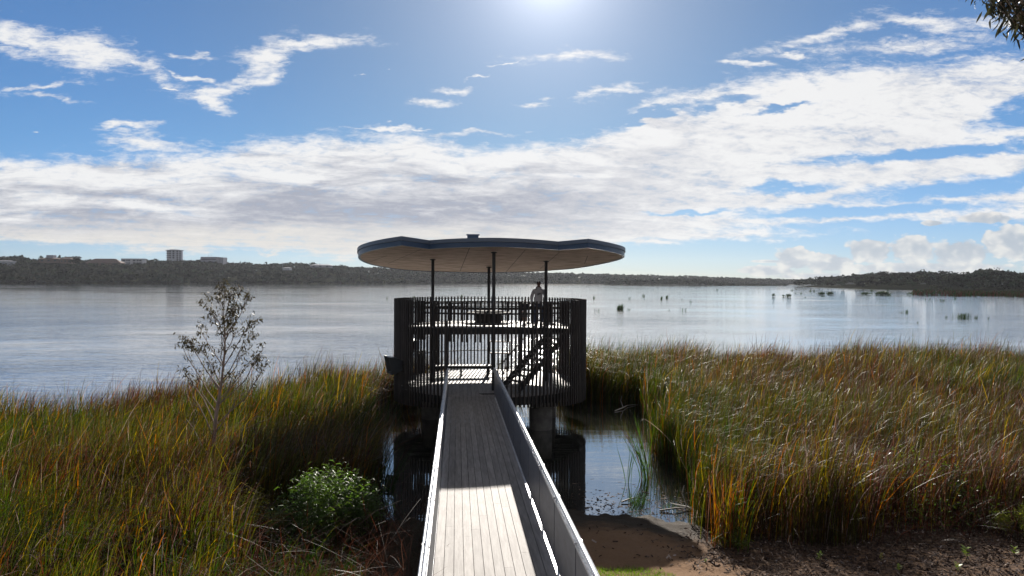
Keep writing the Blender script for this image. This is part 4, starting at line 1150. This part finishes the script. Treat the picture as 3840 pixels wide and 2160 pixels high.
# ---------------------------------------------------------------- clumps standing in the open water
def clump(name, px, py, wpx, hpx, dense, label, cat='reeds', group='reed clumps standing in the lake', mound=False):
    x, d = on_level(px, py, 0.0)
    W = wpx / 2560 * d; H = hpx / 2560 * d
    r = np.random.default_rng(int(px * 7 + py)); n = int(dense)
    if mound:
        P = np.stack([r.normal(0, W * 0.17, n), r.normal(0, W * 0.14, n), np.zeros(n)], 1); P[:, 0] = np.clip(P[:, 0], -W * 0.4, W * 0.4)
        P[:, 2] = r.uniform(0, H * 0.45, n) * (1 - (np.abs(P[:, 0]) / (W * 0.5)) ** 2)
        Hh = H * r.uniform(0.35, 0.65, n); wd = np.full(n, W * 0.05); C = PAL[np.zeros(n, int)] * 0.5
        V, F, Cv = blades(P, Hh, wd, C, 5, lean=(0, 0), leanv=0.5, droop=0.3, seg=3)
    else:
        P = np.stack([r.uniform(-W / 2, W / 2, n) * r.uniform(0.3, 1, n), r.normal(0, W * 0.12 + 0.1, n), np.full(n, -0.05)], 1)
        Hh = H * r.uniform(0.4, 1.05, n); wd = np.full(n, max(0.02, 1.1 / 2560 * d)); C = PAL[r.integers(0, 2, n)] * 0.45
        V, F, Cv = blades(P, Hh, wd, C, 6, lean=(0.08, 0), leanv=0.14, droop=0.25, seg=4)
    o = nmesh(name, V, F, M_reed, colattr=Cv); o.location = (x, d, 0); tag(o, label, cat, group)
CL = [
 (1452, 1121, 14, 13, 8, 'thin reed tuft nearest the left side of the tower'), (1553, 1115, 14, 9, 14, 'low reed tuft just above the left part of the railing'),
 (1731, 1117, 16, 15, 26, 'bushy reed tuft above the railing left of the tall posts'),
 (2227, 1120, 12, 13, 16, 'small reed tuft nearest the right side of the tower top'), (2362, 1122, 14, 12, 6, 'pair of thin stems left of the three dark tufts'),
 (2414, 1113, 12, 13, 22, 'small dark tuft with one long stem, farthest back of its row'), (2480, 1123, 10, 15, 24, 'upright narrow dark tuft, left of a close pair'),
 (2500, 1119, 11, 15, 34, 'denser dark tuft, right of a close pair'), (2558, 1124, 4, 10, 3, 'single faint stem right of the close pair of tufts'), (2590, 1135, 14, 14, 9, 'thin grey tuft right of the single faint stem'),
 (2242, 1170, 28, 18, 13, 'sparse wide spray of stems left of the big dark clump'), (2326, 1161, 32, 26, 120, 'big dense dark reed clump in open water right of the tower'),
 (2359, 1162, 18, 13, 14, 'small tuft touching the right of the big dense clump'), (2512, 1165, 6, 13, 3, 'lone faint stem between the big clump and a sparse group'),
 (2565, 1165, 32, 17, 14, 'sparse faint group of stems at mid distance right of centre'),
 (3379, 1174, 8, 12, 5, 'tiny tuft left of a darker one in mid lake'), (3402, 1174, 15, 17, 22, 'dark windblown tuft in mid lake on the right'), (3442, 1212, 10, 15, 5, 'two bent yellowish stems in open water, nearest the right reeds'),
 (3470, 1124, 6, 9, 6, 'left of two very small tufts below the marsh'), (3488, 1124, 6, 8, 6, 'right of two very small tufts below the marsh'), (3535, 1129, 20, 11, 18, 'low broad tuft below the marsh fringe'),
 (3583, 1122, 14, 11, 22, 'compact tuft touching the edge of the marsh ripples'), (3550, 1193, 12, 17, 8, 'faint tuft just left of the long reed row'), (3613, 1194, 62, 27, 120, 'long row of tall reeds standing in the lake at the right'),
 (3661, 1195, 14, 19, 20, 'short tuft off the right end of the long reed row'), (3708, 1197, 6, 15, 4, 'last faint stems right of the long reed row'),
 (2984, 1101, 6, 8, 5, 'tiny faint tuft left of its twin beyond the dark mounds'), (3004, 1101, 9, 8, 9, 'tiny tuft right of its twin beyond the dark mounds'), (3039, 1094, 8, 13, 16, 'pointed narrow dark tuft before the headland'),
 (3020, 1116, 8, 8, 4, 'faint stems between the dark mounds and the marsh')]
for px_, py_, w_, h_, n_, lb in CL: clump('reed_clump', px_, py_, w_, h_, n_, lb)
MD = [(2690, 1090, 12, 7, 40, 'small dark mound alone in open water right of centre'), (2900, 1112, 17, 15, 90, 'pointed dark bush mound, leftmost of the mounds on the right'),
 (2938, 1112, 18, 9, 50, 'low dark mound attached left of a taller one'), (2956, 1114, 26, 16, 120, 'tall rounded dark mound second from the left'), (2970, 1090, 20, 5, 40, 'flat far mound before the headland'),
 (2987, 1086, 5, 4, 20, 'speck of a mound farthest out before the headland'), (3052, 1095, 11, 10, 60, 'small dark round mound before the headland'), (3080, 1106, 32, 14, 130, 'broad mound left of a twin, near the marsh'),
 (3112, 1105, 32, 14, 130, 'broad mound right of its twin, near the marsh'), (3088, 1112, 30, 4, 40, 'thin low strip of growth in front of the twin mounds'),
 (3269, 1092, 14, 9, 60, 'small round mound standing behind the reed strip'), (3330, 1092, 12, 9, 60, 'small dark mound on top of the long reed strip'), (3245, 1104, 50, 10, 130, 'low strip of reeds, left end of the marsh islands'),
 (3312, 1106, 62, 17, 260, 'largest long reed island before the headland'), (3335, 1110, 18, 10, 60, 'dark bush at the front of the largest reed island'), (3430, 1104, 64, 10, 200, 'flat reed island joining the marsh fringe')]
for px_, py_, w_, h_, n_, lb in MD: clump('reed_mound', px_, py_, w_, h_, n_, lb, 'mound', 'dark growth mounds standing in the lake', True)

# ---------------------------------------------------------------- stems, tufts and wood in the pool
def tuft(name, x, y, z, h, w, n, cols, label, lean=(0.05, 0), leanv=0.2, droop=0.3, spread=0.12, seed=1, cat='reeds', mat_=None):
    r = np.random.default_rng(seed); P = np.stack([r.normal(0, spread, n), r.normal(0, spread, n), np.full(n, -0.1)], 1)
    C = PAL[np.array(cols)[r.integers(0, len(cols), n)]] * r.uniform(0.7, 1.2, (n, 1))
    V, F, Cv = blades(P, h * r.uniform(0.55, 1.05, n), r.uniform(0.7, 1.3, n) * w, C, seed + 1, lean=lean, leanv=leanv, droop=droop, seg=7)
    o = nmesh(name, V, F, mat_ or M_reed, colattr=Cv); o.location = (x, y, z); tag(o, label, cat); return o
tuft('reed_tuft', 3.16, 18.3, 0, 1.5, 0.018, 7, [0], 'few tall dark stems standing alone in the still pool', spread=0.03, leanv=0.16, droop=0.1, seed=3)
tuft('reed_tuft', 3.72, 18.7, 0, 1.9, 0.016, 46, [0, 0, 1, 5], 'tall dark leaning reed tuft at the pool edge by the right bed', lean=(-0.28, 0.05), leanv=0.17, spread=0.07, seed=4)
tuft('reed_tuft', 3.10, 16.5, 0, 0.42, 0.008, 120, [0, 1], 'short fine green tuft in shallow water of the pool', spread=0.13, leanv=0.25, seed=5)
tuft('reed_tuft', 3.75, 16.3, 0, 0.25, 0.008, 30, [1, 0], 'tiny green tuft near the muddy edge of the pool', spread=0.08, leanv=0.3, seed=6)
tuft('reed_tuft', 4.3, 13.35, float(gz(4.3, 13.35)), 1.75, 0.017, 150, [4, 3, 2, 5, 2, 1, 6], 'orange and yellow reed tuft at the near corner of the right bed', spread=0.2, leanv=0.13, seed=7)
tuft('reed_tuft', -4.9, 30.4, 0, 1.9, 0.014, 260, [0, 0, 5], 'thin dark reeds over bright water left of the tower', spread=0.8, leanv=0.2, lean=(0.1, 0), seed=8)
tuft('reed_tuft', -4.9, 24.2, 0, 1.8, 0.014, 110, [0, 0, 5], 'dark sparse reeds at the left edge of the pool behind the bridge', spread=0.4, leanv=0.22, lean=(0.15, 0), seed=9)
tuft('reed_tuft', -3.25, 17.2, 0, 1.7, 0.015, 110, [0, 0, 5], 'dark drooping reeds at the near left edge of the pool', spread=0.28, leanv=0.22, lean=(0.12, 0), seed=10)
for i, (x, y, a, L, lb) in enumerate(((4.35, 15.95, 2.2, 0.8, 'bleached forked stick leaning at the pool edge'), (3.5, 16.0, 0.12, 1.1, 'straight dark stick lying in the shallow water'),
                                      (4.9, 15.75, -0.1, 1.0, 'thin pale stick lying at the foot of the right reeds'), (2.7, 16.6, 0.5, 0.7, 'short dark stick in the still pool'),
                                      (-3.9, 11.2, 0.1, 0.9, 'bleached stick lying on the shaded left bank'), (4.3, 28.3, 0.9, 2.0, 'long pale branch floating at the back of the pool'))):
    z = max(float(gz(x, y)), 0.0)
    m = MB(); pts = [(0, 0, 0.03), (L * .35 * math.cos(a), L * .35 * math.sin(a), 0.07), (L * .7 * math.cos(a + .12), L * .7 * math.sin(a + .12), 0.05), (L * math.cos(a), L * math.sin(a), 0.02)]
    m.tube(pts, [0.020, 0.017, 0.012, 0.005], 6)
    if i in (0, 5): m.tube([pts[1], (pts[1][0] - .1, pts[1][1] + .06, 0.36), (pts[1][0] - .05, pts[1][1] + .08, 0.55)], [0.016, 0.011, 0.005], 6)
    o = m.build('driftwood_stick', mat('bleached_wood', (0.42, 0.38, 0.33) if i in (0, 2, 4, 5) else (0.06, 0.05, 0.04), 0.7, vary=0.2), smooth=True); o.location = (x, y, z); tag(o, lb, 'stick')

# ---------------------------------------------------------------- bank plants
def weed(x, y, h, n, seed, label, colr, name='weed', w=0.03):
    """small upright leafy weed: stem and leaves"""
    r = np.random.default_rng(seed); z = float(gz(x, y))
    e = empty(name, (x, y, z)); tag(e, label, 'plant', 'small weeds dotted over the bark litter' if name == 'weed' else None)
    m = MB(); m.tube([(0, 0, -0.02), (0.01, 0, h * 0.9)], [0.006, 0.003], 5); m.build('stem', mat('weed_stem', (0.08, 0.09, 0.03), .7), e)
    V = []; F = []
    for i in range(n):
        t = r.uniform(0.25, 1.0); a = r.uniform(0, 6.28); L = h * 0.38 * r.uniform(0.7, 1.2); zz = h * t * 0.9
        d = np.array([math.cos(a), math.sin(a), 0.5]); s_ = np.array([-math.sin(a), math.cos(a), 0]) * L * 0.3
        p = np.array([0, 0, zz]); b = len(V)
        V += [p, p + d * L * 0.5 + s_, p + d * L, p + d * L * 0.5 - s_]; F.append((b, b + 1, b + 2, b + 3))
    nmesh('leaves', V, F, leafmat('weed_leaf', colr, 0.5, 0.4, 0.3), e)
    return e
WD = [(3085, 2118, 0.20, 'bright green seedling nearest the sandy patch'), (3315, 2108, 0.14, 'yellowish seedling in the middle of the bark litter'), (3638, 2105, 0.24, 'tallest bright green seedling on the right'),
      (3605, 2150, 0.18, 'seedling with an orange tip at the bottom edge'), (3385, 2152, 0.14, 'pair of low green leaves at the bottom edge'), (3818, 2090, 0.18, 'seedling near the right edge below the shrub'), (2655, 2118, 0.08, 'tiny green sprout on the orange sand')]
for i, (px_, py_, h_, lb) in enumerate(WD):
    z = 0.6
    for _ in range(12): x_, y_ = on_level(px_, py_, z); z = float(gz(x_, y_))
    weed(x_, y_, h_, 16, 80 + i, lb, (0.20, 0.27, 0.03) if i != 1 else (0.26, 0.22, 0.05))

def shrub(name, x, y, h, w, n, leaf, colr, label, seed, up=0.0, rough=0.4, stems=14, drooping=False):
    r = np.random.default_rng(seed); z = max(float(gz(x, y)), 0)
    e = empty(name, (x, y, z)); tag(e, label, 'shrub')
    m = MB()
    tips = []
    for k in range(stems):
        a = r.uniform(0, 6.28); q = w / 2 * math.sqrt(r.random()); hh = h * (1 - 0.55 * (q / (w / 2)) ** 2) * r.uniform(0.8, 1.0)
        t = (q * math.cos(a), q * math.sin(a), hh); tips.append(t)
        m.tube([(t[0] * .2, t[1] * .2, -0.05), (t[0] * .6, t[1] * .6, hh * .55), t], [0.010, 0.007, 0.003], 5)
    m.build('stems', mat('shrub_stem', (0.07, 0.055, 0.03), 0.8), e)
    V = []; F = []
    T_ = np.array(tips)
    for i in range(n):
        b0 = T_[r.integers(0, len(tips))]; t = r.uniform(0.3, 1.0) ** 0.6
        p = np.array([b0[0] * (0.4 + 0.6 * t), b0[1] * (0.4 + 0.6 * t), b0[2] * t]) + r.normal(0, 0.05 * w + 0.02, 3)
        p[2] = max(p[2], 0.03)
        a = r.uniform(0, 6.28); L = leaf * r.uniform(0.6, 1.3)
        d = np.array([math.cos(a), math.sin(a), up + r.normal(0, 0.35)]); d /= np.linalg.norm(d)
        s_ = np.cross(d, r.normal(size=3)); s_ /= np.linalg.norm(s_); s_ *= L * (0.16 if not drooping else 0.09)
        b = len(V)
        if drooping:
            e2 = p + d * L * 0.6; e3 = p + d * L * 0.9 + np.array([0, 0, -L * 0.35])
            V += [p - s_ * .5, p + s_ * .5, e2 + s_, e2 - s_, e3 + s_ * .15, e3 - s_ * .15]; F += [(b, b + 1, b + 2, b + 3), (b + 3, b + 2, b + 4, b + 5)]
        else:
            V += [p, p + d * L * .5 + s_, p + d * L, p + d * L * .5 - s_]; F.append((b, b + 1, b + 2, b + 3))
    nmesh('foliage', V, F, leafmat(name + '_leaf', colr, 0.45, rough, 0.3, spec=0.35), e)
shrub('glossy_shrub', -3.35, 12.7, 1.50, 2.05, 6500, 0.12, (0.062, 0.10, 0.022), 'rounded green shrub with glossy drooping leaves catching light near the bridge', 91, up=0.35, rough=0.5, stems=40, drooping=True)
shrub('low_shrub', -4.75, 12.4, 1.10, 1.35, 3400, 0.05, (0.19, 0.17, 0.035), 'low yellow-green fine-leaved shrub left of the glossy one', 92, stems=30)
shrub('feathery_shrub', 10.35, 13.7, 0.75, 1.0, 3000, 0.06, (0.15, 0.17, 0.035), 'feathery yellow-green shrub at the right edge of the bank', 93, up=0.8, stems=26)
shrub('feathery_shrub', 9.3, 15.6, 1.55, 3.4, 5200, 0.07, (0.07, 0.11, 0.02), 'green leafy bush growing among the reeds on the right', 94, up=0.3, stems=50)
shrub('low_shrub', 4.35, 13.2, 0.42, 0.75, 900, 0.05, (0.10, 0.13, 0.02), 'low green plants at the foot of the orange reed tuft', 95, up=0.4, stems=16)

# grass patch and bark litter
r = np.random.default_rng(55); n = 5200
x = r.uniform(1.1, 2.9, n); y = 10.15 + r.uniform(-0.55, 1.1, n); k = ((x - 1.75) / 0.85) ** 2 + ((y - 10.75) / 0.42) ** 2 < r.uniform(0.4, 1.1, n); x, y = x[k], y[k]; n = len(x)
V, F, Cv = blades(np.stack([x, y, gz(x, y)], 1), r.uniform(0.03, 0.075, n), np.full(n, 0.006), np.array([(0.10, 0.17, 0.02)]) * r.uniform(0.6, 1.3, (n, 1)), 56, lean=(0, 0), leanv=0.5, seg=2)
o = nmesh('grass', V, F, M_reed, colattr=Cv); tag(o, 'patch of short bright green grass beside the footbridge', 'grass', kind='stuff')
r = np.random.default_rng(57); n = 30000
x = r.uniform(0.9, 15, n); y = r.uniform(9.6, 14.8, n)
keep = r.random(n) < np.clip((x - 3.0) / 1.8 + (fbm(x * 1.2, y * 1.2, 3, 6) - 0.5) * 1.6, 0.02, 1); x, y = x[keep], y[keep]; n = len(x)
a = r.uniform(0, 6.28, n); L = r.uniform(0.012, 0.055, n) ; Wd = r.uniform(0.004, 0.014, n); zc = gz(x, y) + r.uniform(0.002, 0.03, n); tilt = r.normal(0, 0.35, n)
dx, dy = np.cos(a) * L, np.sin(a) * L; ex, ey = -np.sin(a) * Wd, np.cos(a) * Wd; dz = tilt * L; ez = r.normal(0, 0.5, n) * Wd
V = np.stack([np.stack([x - dx - ex, y - dy - ey, zc - dz - ez], 1), np.stack([x + dx - ex, y + dy - ey, zc + dz - ez], 1), np.stack([x + dx + ex, y + dy + ey, zc + dz + ez], 1), np.stack([x - dx + ex, y - dy + ey, zc - dz + ez], 1)], 1).reshape(-1, 3)
F = np.arange(n * 4).reshape(-1, 4)
lc = np.array([(0.030, 0.018, 0.013), (0.052, 0.031, 0.021), (0.09, 0.056, 0.039), (0.13, 0.092, 0.072), (0.30, 0.25, 0.22), (0.025, 0.018, 0.018)])[r.choice(6, n, p=[.28, .25, .2, .09, .025, .155])]
Cv = np.ones((n, 4, 4), np.float32); Cv[..., :3] = lc[:, None, :]
mm = bpy.data.materials.new('bark_chips'); mm.use_nodes = True
at = mm.node_tree.nodes.new('ShaderNodeAttribute'); at.attribute_name = 'col'; mm.node_tree.links.new(at.outputs['Color'], mm.node_tree.nodes['Principled BSDF'].inputs['Base Color']); mm.node_tree.nodes['Principled BSDF'].inputs['Roughness'].default_value = 0.9; mm.node_tree.nodes['Principled BSDF'].inputs['Specular IOR Level'].default_value = 0.15
o = nmesh('bark_litter', V, F, mm, colattr=Cv.reshape(-1, 4)); tag(o, 'dark bark and leaf litter strewn over the right bank', 'litter', kind='stuff')

r = np.random.default_rng(58); n = 900
x = r.uniform(-1.0, 5.0, n); y = 15.5 + np.abs(r.normal(0, 1.1, n)); k = (gz(x, y) < -0.005); x, y = x[k], y[k]; n = len(x)
a = r.uniform(0, 6.28, n); L = r.uniform(0.01, 0.06, n); Wd = r.uniform(0.005, 0.02, n)
dx, dy, ex, ey = np.cos(a) * L, np.sin(a) * L, -np.sin(a) * Wd, np.cos(a) * Wd; zc = np.full(n, 0.004)
V = np.stack([np.stack([x - dx - ex, y - dy - ey, zc], 1), np.stack([x + dx - ex, y + dy - ey, zc + .004], 1), np.stack([x + dx + ex, y + dy + ey, zc + .006], 1), np.stack([x - dx + ex, y - dy + ey, zc], 1)], 1).reshape(-1, 3)
Cv = np.ones((n, 4, 4), np.float32); Cv[..., :3] = lc[r.choice(6, n, p=[.3, .25, .2, .1, .05, .1])][:, None, :]
o = nmesh('floating_debris', V, np.arange(n * 4).reshape(-1, 4), mm, colattr=Cv.reshape(-1, 4)); tag(o, 'specks of leaf debris floating along the pool edge', 'debris', kind='stuff')

# ---------------------------------------------------------------- trees near the camera
def leaf_quads(P, L, wr, r, hang=0.8):
    n = len(P)
    a = r.uniform(0, 2 * np.pi, n)
    d = np.stack([np.cos(a) * (1 - hang * .6), np.sin(a) * (1 - hang * .6), -hang + r.normal(0, 0.45, n)], 1); d /= np.linalg.norm(d, axis=1, keepdims=True)
    s = np.cross(d, r.normal(size=(n, 3))); s /= np.linalg.norm(s, axis=1, keepdims=True)
    L = (L * r.uniform(0.6, 1.25, n))[:, None]; bend = np.cross(s, d) * L * 0.1
    V = np.stack([P, P + d * L * .35 + s * L * wr + bend, P + d * L * .75 + s * L * wr * .55, P + d * L - bend, P + d * L * .7 - s * L * wr * .8, P + d * L * .3 - s * L * wr * .9 + bend], 1).reshape(-1, 3)
    F = np.arange(n * 6).reshape(-1, 6)
    return V, F

def tree(name, loc_, trunk, lobes, ntip, nleaf, L, wr, leafc, barkc, label, seed, r0, hang=0.8, first=0.25, bare=0):
    r = np.random.default_rng(seed)
    e = empty(name, loc_); tag(e, label, 'tree')
    bm_ = mat(name + '_bark', barkc, 0.8, vary=0.25, vscale=4, stretch=(3, 3, 1), bump=0.3, bscale=25)
    tp = [Vector(p) for p in trunk]
    n = len(tp)
    m = MB(); m.tube(tp, [r0 * (1 - 0.9 * (i / (n - 1)) ** 0.9) for i in range(n)], 9); m.build('trunk', bm_, e, smooth=True)
    zs_ = [p.z for p in tp]
    def at(z):
        z = min(max(z, zs_[0]), zs_[-1])
        for i in range(n - 1):
            if zs_[i] <= z <= zs_[i + 1]:
                return tp[i].lerp(tp[i + 1], (z - zs_[i]) / (zs_[i + 1] - zs_[i] + 1e-9))
        return tp[-1]
    H = zs_[-1]
    LP = []
    for (cx, cy, cz, rx, ry, rz, k, den) in lobes:
        c = Vector((cx, cy, cz))
        hz = max(H * first, cz - (0.9 * math.hypot(cx - at(cz).x, cy - at(cz).y) + 0.35) * (1.1 if cz > 0 else 1))
        a0 = at(hz); reach = (c - a0).length
        mid = a0.lerp(c, 0.5) + Vector((r.normal(0, .06), r.normal(0, .06), -0.04 * reach)) * 1.0
        rb = max(r0 * 0.34 * (1 - hz / H * 0.55), 0.008)
        m = MB(); m.tube([a0, a0.lerp(mid, .5) + Vector((r.normal(0, .02), 0, 0)), mid, mid.lerp(c, .6) + Vector((r.normal(0, .03), 0, 0.03)), c], [rb, rb * .85, rb * .7, rb * .45, rb * .3], 6)
        for q in range(k):
            d = r.normal(size=3); d /= np.linalg.norm(d); rad = r.uniform(0.45, 1.0)
            t = Vector((cx + d[0] * rx * rad, cy + d[1] * ry * rad, cz + d[2] * rz * rad))
            s0 = mid.lerp(c, r.uniform(0.2, 1.0))
            m2 = s0.lerp(t, .5) + Vector((r.normal(0, .05 * rx), r.normal(0, .05 * rx), .06 * rz))
            m.tube([s0, m2, t], [rb * .3, rb * .2, rb * .09], 4, cap=False)
            nl = int(nleaf * den * r.uniform(0.6, 1.4))
            for _ in range(nl):
                u = r.uniform(0.0, 1.05); pnt = m2.lerp(t, (u - .3) / .7) if u > .3 else s0.lerp(m2, u / .3)
                LP.append((pnt.x + r.normal(0, rx * .16), pnt.y + r.normal(0, rx * .16), pnt.z + r.normal(0, rz * .14)))
        m.build('branch', bm_, e, smooth=True)
    V, F = leaf_quads(np.array(LP), L, wr, r, hang)
    nmesh('crown', V, F, leafmat(name + '_leaves', leafc, 0.22, 0.55, 0.45, spec=0.3), e)
ZG = 0.0
tb = lambda zx, zy: ((zx - 515) / 277, (1463 - zy) / 277)
def LB_(zx, zy, rx, rz, k, den, y=0.0): x_, z_ = tb(zx, zy); return (x_, y, z_, rx / 277, min(rx, rz) / 277, rz / 277, k, den)
trunk_pts = [(0, 0, -0.3)] + [(tb(a, b)[0], 0.02 * i, tb(a, b)[1]) for i, (a, b) in enumerate(((515, 1400), (505, 1200), (512, 1000), (522, 860), (548, 700), (556, 620), (566, 500), (568, 400), (556, 250), (560, 90)))]
lobes = [LB_(570, 60, 80, 50, 6, .8), LB_(690, 60, 60, 40, 4, .8), LB_(600, 250, 130, 90, 9, .9), LB_(500, 260, 80, 80, 6, .8), LB_(560, 440, 110, 90, 7, .7), LB_(760, 360, 80, 80, 6, .8), LB_(420, 320, 60, 60, 4, .8), LB_(620, 110, 90, 60, 9, 1.0), LB_(520, 120, 70, 60, 6, 0.8), LB_(720, 110, 60, 60, 5, .9, .1), LB_(640, 200, 110, 60, 11, 1.1, -.1), LB_(460, 180, 60, 70, 6, .9), LB_(770, 260, 60, 70, 6, 1.0),
         LB_(640, 330, 110, 90, 8, .9, .15), LB_(540, 330, 60, 60, 4, .7), LB_(340, 380, 90, 60, 8, 1.1), LB_(300, 440, 60, 60, 5, .8, .1), LB_(430, 430, 80, 70, 7, .9, -.1), LB_(700, 440, 90, 60, 6, .6),
         LB_(820, 460, 60, 70, 7, 1.1), LB_(840, 560, 60, 60, 5, 1.0), LB_(740, 540, 70, 60, 6, .8), LB_(500, 560, 80, 60, 6, .8, .1), LB_(300, 580, 80, 60, 6, .8), LB_(400, 600, 60, 60, 4, .6), LB_(640, 620, 70, 50, 4, .6),
         LB_(380, 760, 90, 60, 4, .25), LB_(700, 730, 110, 60, 5, .25), LB_(340, 900, 90, 50, 4, .12), LB_(780, 880, 120, 50, 4, .2)]
tree('young_gum_tree', (-6.72, 15.4, 0.22), trunk_pts, lobes, 0, 15, 0.085, 0.17, (0.060, 0.052, 0.030), (0.22, 0.16, 0.13), 'slender young gum tree with sparse leaves rising from the left reeds', 101, 0.062, hang=0.7, first=0.2)

lb2 = []
rr = np.random.default_rng(9)
for k in range(16):
    d = rr.normal(size=3); d /= np.linalg.norm(d)
    lb2.append((-0.3 + 2.4 * d[0], 1.8 * d[1], 9.6 + 2.0 * d[2], .9, .9, .8, 8, 1.0))
lb2 += [(-3.45, -0.2, 8.75, .45, .35, .45, 18, 2.0), (-3.5, -0.3, 8.05, .36, .35, .42, 16, 2.0), (-3.2, 0, 8.3, .4, .35, .5, 16, 2.0), (-2.95, -0.1, 7.75, .4, .35, .45, 12, 1.3), (-3.35, 0, 9.4, .6, .4, .5, 10, 1.2), (-2.95, 0.1, 8.5, .4, .4, .6, 10, 1.2), (-2.85, -0.2, 7.4, .28, .3, .25, 5, .8)]
tree('gum_tree', (9.05, 8.2, 0.9), [(0, 0, -0.3), (0.1, 0, 2), (-0.1, 0.1, 4), (0.0, 0, 6), (-0.3, 0, 8), (-0.2, 0, 10.4)], lb2, 0, 13, 0.15, 0.09, (0.035, 0.036, 0.020), (0.25, 0.2, 0.16), 'tall gum tree with drooping foliage hanging into the top right corner', 102, 0.16, hang=0.75, first=0.45)

# ---------------------------------------------------------------- the air over the lake
def haze():
    m = bpy.data.materials.new('lake_air'); m.use_nodes = True; t = m.node_tree; t.nodes.clear()
    o = t.nodes.new('ShaderNodeOutputMaterial'); v = t.nodes.new('ShaderNodeVolumePrincipled')
    v.inputs['Color'].default_value = (0.86, 0.91, 1.0, 1); v.inputs['Density'].default_value = HAZE; v.inputs['Anisotropy'].default_value = 0.3
    t.links.new(v.outputs[0], o.inputs['Volume'])
    b = MB(); b.hexa([(-1800, -460, -2.0), (1800, -460, -2.0), (1800, 2150, -2.0), (-1800, 2150, -2.0), (-1800, -460, 75), (1800, -460, 75), (1800, 2150, 75), (-1800, 2150, 75)])
    h = b.build('haze', m); tag(h, kind='stuff')
HAZE = 0.00005
haze()
